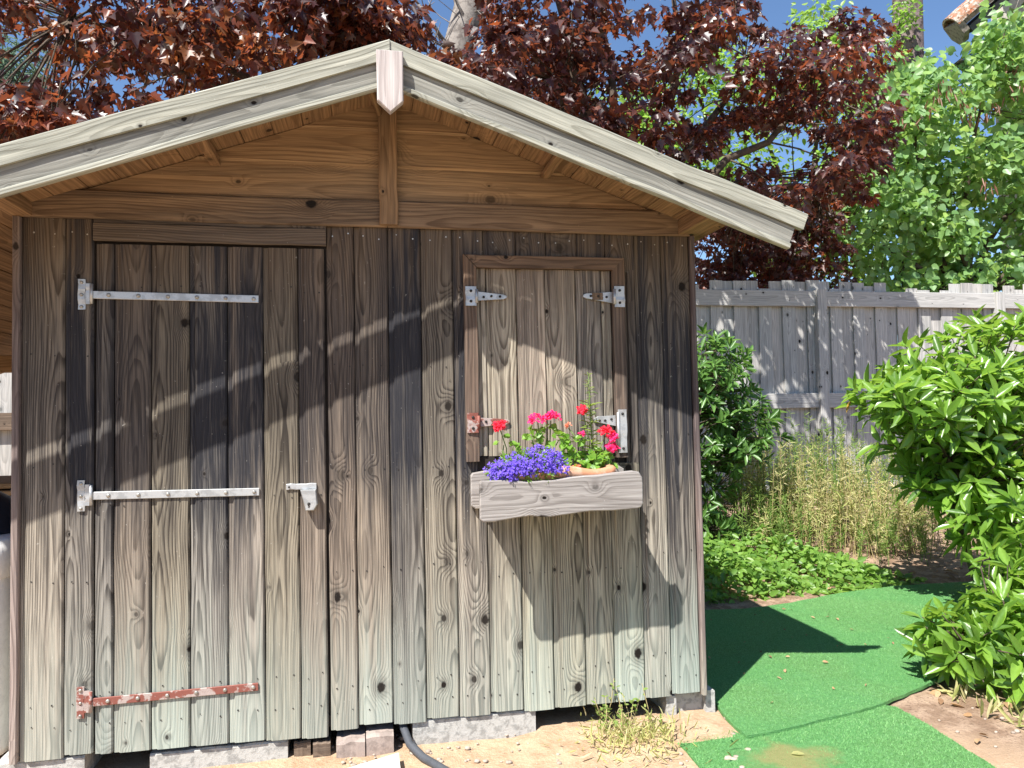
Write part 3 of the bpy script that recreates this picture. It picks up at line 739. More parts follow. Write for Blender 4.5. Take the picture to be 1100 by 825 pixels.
# ---- left side: bin, back fence, shelf
bc = Vector((-.335, .37, -.1))
bn = T('plastic_bin', 'white plastic bin with a dark domed lid at the left end of the shed', 'bin', bc)
b = B(); b.lathe(bc, [(.23, .05), (.235, .08), (.262, .72), (.262, .722)], 48, sq=7); bn.part('body', b, M['bin'])
b = B(); b.lathe(bc, [(.268, .722), (.276, .725), (.276, .86), (.268, .868), (.2, .870)], 48, sq=7); bn.part('rim', b, M['bin'])
b = B(); b.lathe(bc, [(.235, .871), (.236, .885), (.225, .93), (.19, .98), (.13, 1.02), (.06, 1.04), (.01, 1.042)], 36); bn.part('lid', b, M['lid'])
lf = T('slatted_fence', 'grey slatted fence seen under the roof at the far left', 'fence', (-2, 3.6, -.1))
b = B(); x = -4.0
while x < -.2:
    b.box((x, 3.6, 0.1), (x+.155, 3.622, 2.1), tn=(.4, .1, .2)); x += .17
lf.part('slats', b, M['fence'])
for z in (.4, 1.14):
    b = B(); b.box((-4, 3.54, z), (-.2, 3.598, z+.14), along='x'); lf.part('rail', b, M['frame'])
for y0 in (2.55, -.3):
    b = B(); b.box((-1.60, y0, -.1), (-1.51, y0+.09, 1.43)); shed.part('lean_to_post', b, M['frame'])
b = B(); b.box((-1.62, -.40, 1.33), (-1.52, 2.7, 1.42), along='y'); b.box((-1.50, 1.9, 1.50), (-.0, 1.96, 1.60), along='x'); shed.part('lean_to_beam', b, M['beam'])
st = T('plank_stack', 'pale offcut boards stacked on low trestles behind the white bin', 'boards', (-.75, 1.5, -.1))
for k, z in enumerate((.80, .835, .87)):
    b = B(); b.box((-1.3+.03*k, 1.2, z), (-.15, 1.85, z+.026), along='x', tn=(.2, .4, .3)); st.part('board', b, M['gable'])
for x in (-1.2, -.3):
    b = B(); b.box((x, 1.25, -.1), (x+.08, 1.8, .798), along='z'); st.part('trestle', b, M['inside'])

# ================================================================= FLOWER BOX
fb = T('window_box', 'driftwood grey flower box with a wavy front below the shutter', 'flower box', (1.98, -.02, .80))
OUT = [(1.662, .945), (1.668, .955), (1.765, .954), (1.837, .946), (1.947, .948), (2.012, .957), (2.07, .961), (2.125, .962), (2.182, .968), (2.259, .973), (2.284, .968), (2.297, .945), (2.299, .92), (2.298, .845), (2.290, .833), (2.274, .827), (2.178, .824), (2.084, .826), (2.009, .819), (1.925, .811), (1.88, .814), (1.852, .819), (1.789, .813), (1.717, .803), (1.672, .803), (1.662, .814)]
b = B(); b.poly(OUT, -.272, -.248, tn=(.4, .1, .1), seed=17.7); fb.part('front_board', b, M['box'])
b = B(); b.poly([(1.664, .955), (1.672, .966), (1.725, .974), (1.80, .966), (2.0, .955), (2.2, .968), (2.29, .975), (2.31, .962), (2.312, .86), (2.3, .83), (1.68, .822), (1.664, .835)], -.030, -.004, tn=(.5, .1, .1), seed=12.2); fb.part('back_board', b, M['box'])
for x in (1.70, 2.245):
    b = B(); b.box((x, -.2475, .83), (x+.022, -.0305, .935), along='y', tn=(.7, 0, .1)); fb.part('end_board', b, M['box'])
b = B(); b.box((1.7225, -.2475, .832), (2.2445, -.0305, .850), along='x', tn=(.7, 0, .1)); fb.part('bottom_board', b, M['box'])
tp = T('terracotta_trough', 'terracotta planting trough with a wavy rim set in the window box', 'planter', (1.99, -.14, .851))
b = B()
NS = 24
def trim_ring(off, z, wave):
    pts = []
    L, D = .40, .19
    for i in range(NS+1): x = -L/2+L*i/NS; pts.append((1.99+x*(1+off/(L/2)), -.232-off+.0, z+wave*math.sin(x*28+1.2)))
    for i in range(NS+1): x = L/2-L*i/NS; pts.append((1.99+x*(1+off/(L/2)), -.055+off, z+wave*math.sin(x*28+1.2)))
    return pts
rings = [trim_ring(-.02, .852, 0), trim_ring(-.004, .945, .003), trim_ring(.008, .955, .007), trim_ring(.010, .982, .008), trim_ring(.002, .990, .008), trim_ring(-.010, .984, .007), trim_ring(-.014, .955, .003)]
ks = [b.addv(r, [(0, 0, 0)]*len(r), (0, 0, 0)) for r in rings]; n = len(rings[0])
for a, c in zip(ks, ks[1:]):
    for i in range(n): j = (i+1) % n; b.face([a+i, a+j, c+j, c+i], 0, True)
b.face([ks[0]+i for i in range(n)][::-1])
tr = tp.part('trough', b, M['terra'])
b = B(); k = b.addv([(p[0], p[1], .958) for p in rings[-1]], [(0, 0, 0)]*n, (0, 0, 0)); b.face([k+i for i in range(n)]); tp.part('soil', b, plain('potting soil', (.05, .033, .022), .95, bumpd=.01, sc=60.))

def dome(n, c, r, lower=-.3):
    d = unit(RNG.normal(size=(n*3, 3))); d = d[d[:, 2] > lower][:n]
    return np.array(c)+d*np.array(r)*RNG.uniform(.72, 1.03, (len(d), 1)), d
# lobelia
lo = T('lobelia_plant', 'purple lobelia spilling over the trough rim', 'flower', (1.87, -.17, .95))
P = []; D = []
for c, r, n in (((1.80, -.205, .985), (.095, .075, .052), 170), ((1.90, -.20, 1.01), (.095, .08, .065), 210), ((1.965, -.205, .99), (.06, .07, .055), 110), ((1.765, -.20, .965), (.05, .06, .05), 60), ((1.84, -.25, .995), (.11, .03, .03), 100), ((1.775, -.255, .97), (.035, .03, .03), 40)):
    p, d = dome(n, c, r, -.5); P.append(p); D.append(d)
P = np.concatenate(P); D = np.concatenate(D)
P = P+RNG.normal(size=P.shape)*.006
PP, AA, NN = rosettes(P, D*.6+RNG.normal(size=P.shape)*.35+np.array([-.1, -.6, .3]), 5, 1.2, 0., .0015)
lo.leafpart('flowers', LM['lobelia'], tmpl=PETAL, pos=PP, axis=AA, normal=NN, size=RNG.uniform(.007, .0115, len(PP)))
p, d = dome(650, (1.87, -.19, .975), (.15, .065, .07), -.4)
lo.leafpart('foliage', LM['flowerleaf'], tmpl=NARROW, pos=p, axis=d+RNG.normal(size=d.shape)*.5, normal=RNG.normal(size=d.shape), size=RNG.uniform(.02, .045, len(p)))
b = B()
for i in range(50):
    a = P[RNG.integers(len(P))]; b.tube([(1.88+random.uniform(-.05, .05), -.15, .94), tuple(a)], .0009, 4)
lo.part('stems', b, M['stem'])
# geraniums
def fl_head(t, c, r, mat, n=26):
    d = unit(RNG.normal(size=(n*2, 3))); d = d[(d[:, 2] > -.45)][:n]
    p = np.array(c)+d*np.array([r, r*.8, r*.62])*RNG.uniform(.6, 1., (len(d), 1))
    PP, AA, NN = rosettes(p, d*.8+np.array([-.1, -.5, .4]), 5, 1.3, 0., .002)
    t.leafpart('flower_head', mat, tmpl=PETAL, pos=PP, axis=AA, normal=NN, size=RNG.uniform(.011, .016, len(PP)))
def gleaf(t, cs, r, n, size=(.018, .032)):
    ps, ds = [], []
    for c in cs:
        p, d = dome(n, c, r, -.3); ps.append(p); ds.append(d)
    p = np.concatenate(ps); d = np.concatenate(ds)
    t.leafpart('foliage', LM['flowerleaf'], tmpl=HEART, pos=p, axis=d+RNG.normal(size=d.shape)*.6, normal=d+np.array([-.2, -.6, .7]), size=RNG.uniform(*size, len(p)))
def stems(t, base, tops, r=.0022):
    b = B()
    for q in tops:
        q = Vector(q); a = Vector(base)+Vector((random.uniform(-.02, .02), random.uniform(-.01, .02), 0)); mid = a.lerp(q, .55)+Vector((random.uniform(-.015, .015), 0, .01))
        b.tube([a, mid, q], r, 5)
    t.part('stems', b, M['stem'])
ge = T('geranium_plant', 'pink geranium with the widest flower head, behind the lobelia', 'flower', (1.94, -.12, .95))
fl_head(ge, (1.915, -.16, 1.178), .036, LM['pink']); fl_head(ge, (1.972, -.15, 1.184), .034, LM['pink'])
gleaf(ge, [(1.89, -.14, 1.11), (1.96, -.13, 1.12), (2.0, -.14, 1.09), (1.92, -.14, 1.06), (2.03, -.15, 1.04)], (.035, .03, .03), 16)
stems(ge, (1.95, -.13, .95), [(1.915, -.155, 1.165), (1.97, -.145, 1.17), (1.89, -.14, 1.11), (2.0, -.14, 1.09), (2.03, -.15, 1.04), (1.96, -.13, 1.12)])
g2 = T('geranium_plant', 'red geranium leaning left in front of the rusted shutter hinge', 'flower', (1.80, -.12, .95))
fl_head(g2, (1.762, -.17, 1.152), .032, LM['red'])
gleaf(g2, [(1.78, -.14, 1.08), (1.82, -.14, 1.05)], (.03, .03, .03), 9)
stems(g2, (1.80, -.13, .95), [(1.762, -.165, 1.14), (1.78, -.14, 1.08), (1.82, -.14, 1.05)])
g3 = T('geranium_plant', 'pink geranium drooping at the right end of the trough', 'flower', (2.15, -.12, .95))
fl_head(g3, (2.190, -.17, 1.122), .026, LM['red'], 18); fl_head(g3, (2.216, -.17, 1.098), .024, LM['pink'], 18); fl_head(g3, (2.212, -.17, 1.060), .027, LM['pink'], 20); fl_head(g3, (2.10, -.16, 1.21), .026, LM['red'], 16)
fl_head(g3, (2.09, -.16, 1.115), .010, LM['pink'], 4); fl_head(g3, (2.055, -.19, .985), .013, LM['peach'], 8); fl_head(g3, (2.04, -.15, 1.15), .010, LM['peach'], 4)
gleaf(g3, [(2.17, -.15, 1.02), (2.19, -.14, .99), (2.10, -.17, .995), (2.06, -.15, 1.01), (2.05, -.15, 1.08), (2.14, -.16, 1.0)], (.045, .03, .03), 22)
stems(g3, (2.14, -.13, .95), [(2.19, -.165, 1.11), (2.21, -.16, 1.05), (2.10, -.155, 1.2), (2.09, -.155, 1.11), (2.04, -.15, 1.14)])
sn = T('snapdragon_plant', 'tall thin green flower spike rising above the window box', 'flower', (2.135, -.12, .95))
b = B(); b.tube([(2.14, -.13, .95), (2.138, -.14, 1.1), (2.132, -.14, 1.25), (2.130, -.14, 1.355)], [.003, .0028, .0022, .001], 6)
b.tube([(2.13, -.14, 1.28), (2.15, -.145, 1.283), (2.165, -.15, 1.275)], .0014, 5); b.tube([(2.133, -.14, 1.2), (2.152, -.145, 1.19), (2.158, -.15, 1.165)], .0014, 5)
sn.part('stem', b, M['stem'])
zs = RNG.uniform(.97, 1.355, 170); ang = RNG.uniform(0, 6.28, 170)
p = np.stack([2.140-(zs-.95)*.025, np.full(170, -.14), zs], 1); ax = np.stack([np.cos(ang), np.sin(ang), RNG.uniform(.1, .8, 170)], 1)
sn.leafpart('foliage', LM['weedgreen'], tmpl=NARROW, pos=p, axis=ax, normal=RNG.normal(size=(170, 3))*.3+np.array([0, 0, 1.]), size=np.where(zs > 1.25, RNG.uniform(.016, .026, 170), RNG.uniform(.03, .055, 170)))

# ================================================================= BACK FENCE
YF = 5.0
fn = T('board_fence', 'tall silver grey board fence with ragged top behind the dry weeds', 'fence', (7, YF, .1))
zt = at(900, 313.5, YF).z; zr0 = at(900, 330, YF).z; zm1, zm0 = at(830, 423, YF).z, at(830, 439, YF).z
xp = at(881, 400, YF).x
b = B(); x = 2.3; i = 0
while x < 13.5:
    w = random.uniform(.155, .175)
    top = zt + random.choice([.0, .03, .07, .12, .13])*1. + random.uniform(-.01, .01)
    gap = random.uniform(.004, .012)
    yb = YF + (.0 if i % 2 else .026)
    b.box((x, yb, .05), (x+w, yb+.018, top), tn=(random.choice([0, .2, .5, .9]), .05, random.uniform(0, .3)), ch=.003)
    x += w*(.86 if i % 2 == 0 else .90)+gap; i += 1
fn.part('board_panel', b, M['fence'])
posts = [xp-2.5*1, xp, xp+2.5, xp+5.0]
for px_ in posts:
    b = B(); b.box((px_-.06, YF-.092, -.05), (px_+.06, YF-.002, zt+.015), tn=(.2, 0, .1)); fn.part('post', b, M['fence'])
for (a, c) in zip([2.3]+posts, posts+[13.5]):
    for z0, z1 in ((zr0, zt), (zm0, zm1), (.16, .30)):
        b = B(); b.box((a+.062, YF-.052, z0), (c-.062, YF-.003, z1), along='x', tn=(.3, 0, .1)); fn.part('rail', b, M['fence'])

# ================================================================= TREES
def limb(b, p, q, r0, r1, bend=.15, n=7, sides=7):
    p, q = Vector(p), Vector(q); L = (q-p).length
    off = Vector((random.gauss(0, 1), random.gauss(0, 1), random.gauss(0, .5)+.5))*L*bend*.5
    pts, rs = [], []
    for i in range(n+1):
        t = i/n; pts.append(p.lerp(q, t)+off*math.sin(math.pi*t)+Vector([random.gauss(0, .008)*L*(0 < i < n) for _ in range(3)])); rs.append(r0+(r1-r0)*t)
    b.tube(pts, rs, sides); return pts
def sprayleaves(centers, rad, per, nbias, jit=.45, droop=-.25, thick=.12):
    C = np.repeat(np.asarray(centers, 'f'), per, 0); n = len(C)
    a = RNG.uniform(0, 2*math.pi, n); r = np.sqrt(RNG.random(n)); rr = np.repeat(np.broadcast_to(np.asarray(rad, 'f'), (len(centers),)), per)
    tilt = np.repeat(RNG.normal(size=(len(centers), 2))*.25, per, 0)
    dx, dy = r*np.cos(a)*rr, r*np.sin(a)*rr
    pos = C+np.stack([dx, dy, tilt[:, 0]*dx+tilt[:, 1]*dy-.25*r*r*rr+RNG.normal(size=n)*rr*thick], 1)
    ax = np.stack([np.cos(a), np.sin(a), np.full(n, droop)], 1)+RNG.normal(size=(n, 3))*.4
    nm = np.asarray(nbias)+RNG.normal(size=(n, 3))*jit
    return pos, ax, nm

# --- maroon maple
mp = T('maroon_maple', 'large maroon leaved maple tree spreading behind the shed roof', 'tree', (3.0, 3.6, 0))
def roofline(x): return 157-.272*x if x < 418 else 43+.43*(x-418)
cent = []
def maple_ok(x, y):
    if x > 800 and y < 18+(x-800)*.22: return False
    if x > 952-max(0, y-120)*.33: return False
    if x < 62 and 45 < y < 92: return False
    if 92 < x < 132 and 58 < y < 112: return random.random() < .12
    if 435 < x < 535 and y < 62: return random.random() < .12
    if 335 < x < 365 and 60 < y < 100: return random.random() < .4
    if 620 < x < 730 and 30 < y < 80: return random.random() < .3
    if 700 < x < 800 and 30 < y < 95: return random.random() < .35
    if 660 < x < 740 and 110 < y < 160: return random.random() < .35
    if 855 < x < 900 and 70 < y < 130: return random.random() < .4
    if x < 330 and random.random() < .30: return False
    if 98 < x < 150 and 66 < y < 100: return False
    if 210 < x < 250 and 50 < y < 90: return random.random() < .4
    return True
tries = 0
while len(cent) < 405 and tries < 20000:
    tries += 1
    x = random.uniform(-90, 955); lowy = min(318, roofline(x)+(20 if x < 745 else 400))
    y = random.uniform(-130, lowy)
    if y > 235 and x < 745: continue
    if y < -5 and random.random() < .55: continue
    if not maple_ok(x, y): continue
    d = random.uniform(2.6, 4.7) if y < 215 else random.uniform(5.3, 6.6)
    if x > 700 and y < 215: d = random.uniform(3.0, 4.8)
    if y > 120 and x > 620: d += .3
    cent.append(tuple(at(x, y, d)))
for q in ((915, 18, 4.0), (932, 30, 4.0), (905, 45, 4.1), (870, 40, 4.2), (12, 112, 3.4), (40, 120, 3.2), (25, 5, 3.5)): cent.append(tuple(at(*q)))
for k in range(62):
    x, y = random.uniform(740, 905), random.uniform(212, 322)
    if x < 915-(y-200)*.15: cent.append(tuple(at(x, y, random.uniform(5.4, 6.6))))
cent = np.array(cent)
rad = RNG.uniform(.18, .38, len(cent))
pos, ax, nm = sprayleaves(cent, rad, 64, (-.25, -.55, .75), .6, -.55, .16)
lv = RNG.random(len(pos)); sprayhot = np.repeat(RNG.random(len(cent)), 64)
lv = np.clip(lv*.55+np.where(sprayhot > .72, .42, 0.)+np.where((pos[:, 0] < 1.2) & (sprayhot > .5), .25, 0.)*RNG.random(len(pos))*1.2, 0, .999)
mp.leafpart('crown', LM['maple'], tmpl=MAPLE, pos=pos, axis=ax, normal=nm, size=RNG.uniform(.052, .104, len(pos)), lv=np.where(pos[:, 0] > 2.4, lv*.82, lv))
b = B()
fork = Vector((3.05, 3.9, 2.5))
b.tube([(3.0, 3.6, -.05), (3.02, 3.65, .9), tuple(fork)], [.17, .14, .13], 12)
mp.part('trunk', b, M['bark'])
b = B(); nodes = []
tg = [at(80, 20, 3.4), at(200, -40, 3.8), at(300, 30, 3.2), at(390, -60, 4.0), at(560, -80, 3.6), at(640, 20, 3.9), at(720, -40, 4.2), at(800, 60, 4.3), at(900, 90, 4.2), at(820, 190, 4.4), at(600, 90, 3.2), at(880, 200, 5.6)]
for q in tg: nodes += limb(b, fork, q, .07, .018, .22, 9)
nodes = np.array([tuple(p) for p in nodes])
for c in cent:
    d = np.linalg.norm(nodes-c, axis=1); j = int(np.argmin(d))
    if d[j] < 1.6: limb(b, nodes[j], c, .011, .004, .12, 3, 4)
mp.part('limbs', b, M['bark'])

# --- bright green locust trees behind
def clumptree(name, label, cat, base, fork, pts, rad, per, mat, tmpl, size, bark, nb=(-.25, -.5, .8), r0=.15, thick=.4, jit=.6, group=None, lim=2.4, droop=-.25):
    t = T(name, label, cat, base, group)
    c = np.array([tuple(p) for p in pts])
    p, a, n = sprayleaves(c, rad, per, nb, jit, droop, thick)
    t.leafpart('crown', mat, tmpl=tmpl, pos=p, axis=a, normal=n, size=RNG.uniform(size[0], size[1], len(p)))
    b = B(); fork = Vector(fork); b.tube([Vector(base), Vector(base).lerp(fork, .5)+Vector((.05, .02, 0)), fork], [r0, r0*.85, r0*.7], 10); t.part('trunk', b, bark)
    b = B(); nd = [tuple(fork)]
    idx = RNG.choice(len(c), min(12, len(c)), replace=False)
    for i in idx: nd += [tuple(q) for q in limb(b, fork, c[i], r0*.4, .012, .18, 7)]
    nd = np.array(nd)
    for q in c:
        d = np.linalg.norm(nd-q, axis=1); j = int(np.argmin(d))
        if d[j] < lim: limb(b, nd[j], q, .010, .003, .12, 3, 4)
    t.part('limbs', b, bark)
    return t
pts = []
for (x, y) in [(735, 45), (745, 70), (760, 60), (790, 85), (780, 75), (870, 85), (885, 20), (880, 45), (905, 100), (920, 115), (860, 120), (840, 85), (700, 100), (680, 130), (710, 150), (690, 150), (740, 140), (770, 170), (800, 175), (640, 120), (655, 150), (905, 190), (915, 170), (890, 215), (905, 250), (915, 285), (925, 240), (870, 190), (845, 240), (830, 280), (730, 180), (760, 210), (900, 60), (815, 130)]:
    for k in range(3): pts.append(at(x+random.gauss(0, 9), y+random.gauss(0, 9), random.uniform(6.6, 7.8)))
clumptree('locust_tree', 'bright yellow-green tree showing through gaps in the maroon maple', 'tree', (8.2, 7.8, .2), (8.2, 7.8, 3.0), pts, .40, 75, LM['locust'], OVAL, (.07, .13), M['bark'], thick=.5)

# --- heart leaved tree on the right beyond the fence
pts = []
while len(pts) < 265:
    x, y = random.uniform(905, 1180), random.uniform(15, 330)
    lim = 935-.12*y if y < 250 else 900
    if x < lim: continue
    if y < 70 and x < 1085-(y-20)*1.15: continue
    if random.random() < .2 and y < 130: continue
    if 1040 < x < 1075 and 95 < y < 150 and random.random() < .8: continue
    pts.append(at(x, y, random.uniform(5.5, 7.2)))
for q in ((1085, 20, 5.5), (1078, 36, 5.5), (1095, 28, 5.6), (1068, 60, 5.6), (1088, 48, 5.6)): pts.append(at(*q))
rb = clumptree('heart_leaved_tree', 'pale green heart leaved tree with brown seed pods beyond the fence', 'tree', (10.0, 6.4, .2), (9.9, 6.4, 2.6), pts, .32, 52, LM['heart'], HEART, (.075, .135), M['bark'], nb=(-.35, -.75, .5), thick=.45, droop=-.6)
pd = []
for (x, y) in ((1010, 92), (1035, 112), (1060, 118), (1088, 70), (1094, 75), (1045, 120), (1020, 95), (1070, 110), (1000, 110), (975, 130), (1060, 200), (1090, 95)):
    c = at(x, y, 5.45)
    for k in range(9): pd.append((c.x+random.gauss(0, .06), c.y+random.gauss(0, .06), c.z+random.gauss(0, .05)))
pd = np.array(pd); sp_ = rb.leafpart('seed_pods', LM['pods'], tmpl=NARROW, pos=pd, axis=RNG.normal(size=(len(pd), 3))*.2+np.array([0, 0, -1.]), normal=RNG.normal(size=(len(pd), 3)), size=.15)

sp_['kind'] = 'stuff'
# --- pine with climbing shoots
c0, c1 = at(976, 60, 9.), at(971, -160, 9.)
pt = T('pine_tree', 'tall dark pine trunk with pale green creeper climbing it', 'tree', (c0.x+.15, 9, .2))
b = B(); b.tube([(c0.x+.15, 9, .1), tuple(c0), tuple(c1), (c1.x-.3, 9, c1.z+4)], [.36, .262, .25, .2], 18)
pt.part('trunk', b, plain('pine bark', (.20, .15, .145), .95, 0., .5, 9., col2=(.075, .055, .05), bumpd=.03))
cr = []
for (x, y) in ((965, 10), (970, 5), (966, 25), (963, 40), (958, 52), (950, 60), (960, 62), (968, 60), (972, 22), (945, 75), (955, 75), (965, 72), (952, 45), (976, 6), (978, 20), (940, 90), (955, 90), (885, 12), (882, 25), (886, 38)):
    cr.append(at(x, y, 8.55))
cr = np.array([tuple(p) for p in cr]); p, a, n = sprayleaves(cr, .17, 34, (-.3, -.7, .6), .6, -.2, .6)
pt.leafpart('creeper', LM['locust'], tmpl=OVAL, pos=p, axis=a, normal=n, size=RNG.uniform(.06, .11, len(p)))
b = B(); b.tube([at(947, 140, 8.6), at(958, 75, 8.62), at(968, 15, 8.7)], .015, 6); b.tube([at(900, 160, 8.55), at(884, 60, 8.55), at(885, 10, 8.55)], .012, 6); pt.part('creeper_stem', b, M['bark'])

# --- bare grey tree
c0, c1, c2 = at(474, 130, 6.), at(488, 70, 6.), at(512, -25, 6.)
bt = T('bare_tree', 'pale grey bare trunk with twiggy branches above the roof ridge', 'tree', (c0.x-.3, 6, .1))
b = B(); b.tube([(c0.x-.3, 6, .0), (c0.x-.2, 6, 2), tuple(c0), tuple(c1), tuple(c2), tuple(at(520, -140, 6))], [.27, .24, .21, .20, .18, .15], 14); bt.part('trunk', b, M['greybark'])
b = B()
for (a, c, r) in (((492, 70), (438, -10), .035), ((495, 60), (462, -30), .03), ((498, 55), (545, -20), .03), ((490, 80), (425, 15), .022), ((500, 45), (480, -40), .03), ((506, 50), (548, 40), .02), ((494, 66), (450, 38), .018), ((500, 70), (530, 20), .02), ((488, 76), (452, 60), .015)):
    q = limb(b, at(*a, 5.95), at(*c, random.uniform(5.3, 6.2)), r, r*.35, .15, 7, 6)
    for k in range(5):
        s_ = q[random.randint(2, 6)]; limb(b, s_, s_+Vector((random.gauss(0, .25), random.gauss(0, .15), random.uniform(.05, .45))), .008, .003, .1, 4, 4)
bt.part('limbs', b, M['greybark'])

# --- blue green pine far left
pts = []
for i in range(60):
    x, y = random.uniform(-70, 46), random.uniform(45, 175)
    if x > 46-abs(y-100)*.25: continue
    pts.append(at(x, y, random.uniform(8.5, 10.)))
clumptree('blue_pine', 'hazy blue green pine at the far left beyond the roof', 'tree', (-4.6, 9.2, 0), (-4.6, 9.2, 3.5), pts, .42, 110, LM['needle'], NARROW, (.12, .24), M['greybark'], thick=.5, jit=1.)

# ================================================================= HOUSE CORNER (top right)
e0 = at(1028, 34, 6.6); 
hs = T('neighbour_house', 'corner of a lichen covered terracotta tiled roof above the heart leaved tree', 'house', (e0.x+3, 7.6, .2))
dirv = (at(1120, -46, 6.0)-e0); dirv = Vector((dirv.x, dirv.y, dirv.z)); Ld = dirv.length; dirv.normalize()
nrm = dirv.cross(Vector((0, 1, 0))); nrm = -nrm if nrm.z < 0 else nrm; nrm.normalize(); sd = dirv.cross(nrm).normalized(); sd = sd if sd.y > 0 else -sd
LT = 3.2
b = B()
for k in range(7):
    o = e0+dirv*(k*.40-.02)+nrm*(.10)+nrm*(k % 2)*.006
    prof = [(math.cos(a)*.24, math.sin(a)*.17) for a in [math.pi*j/10 for j in range(11)]]+[(math.cos(a)*.205, math.sin(a)*.135) for a in [math.pi*(10-j)/10 for j in range(11)]]
    b.extrude(prof, o-nrm*.0, sd, nrm, dirv, .44, segs=2, jit=.004)
for r_ in range(1, 6):
    for k in range(7):
        o = e0+dirv*(k*.40+.42*r_)+sd*(.33*r_)+nrm*.06
        prof = [(math.cos(a)*.16, math.sin(a)*.10) for a in [math.pi*j/8 for j in range(9)]]+[(math.cos(a)*.14, math.sin(a)*.08) for a in [math.pi*(8-j)/8 for j in range(9)]]
        b.extrude(prof, o, sd, nrm, dirv, .44, segs=1, jit=0)
hs.part('roof_tiles', b, M['tile'])
b = B(); b.extrude([(-.22, .14), (.22, .14), (.23, -.08), (.12, -.21), (.02, -.21), (-.21, -.06)], e0-dirv*.03, sd, nrm, dirv, .10, segs=2, jit=.004); b.extrude([(-.165, .10), (.165, .10), (.165, .02), (-.165, .02)], e0+dirv*.1, sd, nrm, dirv, LT-.2, segs=4); hs.part('verge_mortar', b, M['mortar'])
b = B(); b.extrude([(-.16, .018), (.16, .018), (.16, -.09), (-.16, -.09)], e0+dirv*.102-nrm*.05, sd, nrm, dirv, LT-.3, segs=2, jit=0); hs.part('soffit', b, plain('dark soffit', (.09, .09, .095), .9))
wx = e0+dirv*2.6; b = B(); b.box((wx.x, wx.y+.1, 0), (wx.x+3, wx.y+2.2, wx.z-.3)); hs.part('wall', b, M['wallplaster'])

# ================================================================= SHRUBS
def shrub(name, label, base, ells, ntips, per, mat, tmpl, size, stems_to, cat='shrub', spread=1., stemr=.02, inner=.35, yel=0, keep=None):
    t = T(name, label, cat, base)
    tips, dirs = [], []
    tot = sum(e[2] for e in ells)
    for c, r, w in ells:
        k = int(ntips*w/tot); d = unit(RNG.normal(size=(k, 3)))
        rr = np.where(RNG.random(k) < inner, RNG.uniform(.35, .8, k), RNG.uniform(.82, 1.08, k))
        tips.append(np.array(c)+d*np.array(r)*rr[:, None]); dirs.append(d*np.array([1, 1, .8])+np.array([0, 0, .45]))
    tips = np.concatenate(tips); dirs = np.concatenate(dirs)
    m = tips[:, 2] > -.03; tips, dirs = tips[m], dirs[m]
    if keep is not None:
        m = np.array([keep(q) for q in tips]); tips, dirs = tips[m], dirs[m]
    P, A, N = rosettes(tips, dirs, per, spread, .1, .015)
    t.leafpart('foliage', mat, tmpl=tmpl, pos=P, axis=A, normal=N, size=RNG.uniform(size[0], size[1], len(P)))
    if yel:
        j = RNG.choice(len(P), yel, replace=False)
        t.leafpart('yellow_leaves', LM['yellow'], tmpl=tmpl, pos=P[j]+RNG.normal(size=(yel, 3))*.03, axis=A[j]+np.array([0, 0, -.8]), normal=N[j], size=RNG.uniform(size[0], size[1], yel))
    b = B(); nd = []
    for q in stems_to: nd += [tuple(p) for p in limb(b, Vector(base)+Vector((random.uniform(-.06, .06), random.uniform(-.05, .05), 0)), q, stemr, stemr*.5, .12, 7)]
    nd = np.array(nd)
    for q, dd in zip(tips, dirs):
        d = np.linalg.norm(nd-q, axis=1)+np.maximum(0, nd[:, 2]-q[2]+.05)*2; j = int(np.argmin(d))
        limb(b, nd[j], q, .006, .0025, .15, 3, 4)
    t.part('stems', b, M['bark'])
    return t
shrub('laurel_shrub', 'large glossy laurel shrub with bare stems at the right of the path', (5.22, 1.18, -.1),
      [((5.55, 1.30, 1.32), (.85, .62, .46), 3.2), ((5.0, 1.2, 1.12), (.55, .45, .40), 1.6), ((5.8, 1.2, .85), (.75, .6, .40), 1.4), ((4.62, 1.15, 1.22), (.32, .3, .2), .5), ((5.5, 1.25, .75), (.75, .5, .3), 1.3), ((4.95, 1.2, .82), (.35, .35, .25), .6), ((5.85, 1.25, .42), (.6, .45, .3), 1.), ((5.15, .85, .55), (.42, .35, .28), .9)],
      620, 9, LM['laurel'], LANCE, (.09, .165), [(5.0, 1.2, .9), (5.3, 1.25, 1.1), (5.6, 1.3, 1.0), (5.15, 1.1, .8), (5.9, 1.3, .9), (4.8, 1.15, 1.0)], stemr=.028, yel=14)
shrub('laurel_bush', 'low laurel bush with pale leaves growing over the edge of the turf', (4.15, -.02, -.1),
      [((4.20, -.02, .06), (.40, .32, .24), 2.), ((4.45, -.02, .2), (.38, .3, .24), 1.6), ((3.96, .04, .12), (.22, .2, .13), .7), ((4.45, -.22, .0), (.36, .25, .18), 1.1), ((4.78, .25, .36), (.42, .34, .28), 1.6)],
      300, 8, LM['laurel'], LANCE, (.07, .13), [(4.0, .02, .05), (4.2, 0, .15), (4.4, -.05, .1), (4.35, -.2, .0)], stemr=.012, yel=10)
shrub('bay_shrub', 'narrow leaved green shrub against the fence at the corner of the shed', (4.05, 3.05, .0),
      [((4.15, 3.0, 1.45), (.42, .4, .42), 1.5), ((4.3, 3.0, 1.0), (.48, .4, .35), 1.6), ((4.1, 3.05, .5), (.40, .4, .45), 1.4)],
      330, 11, LM['bay'], LANCE, (.065, .115), [(4.15, 3., 1.3), (4.3, 3., .9), (4.0, 3., 1.0), (4.2, 3., .5)], stemr=.018)

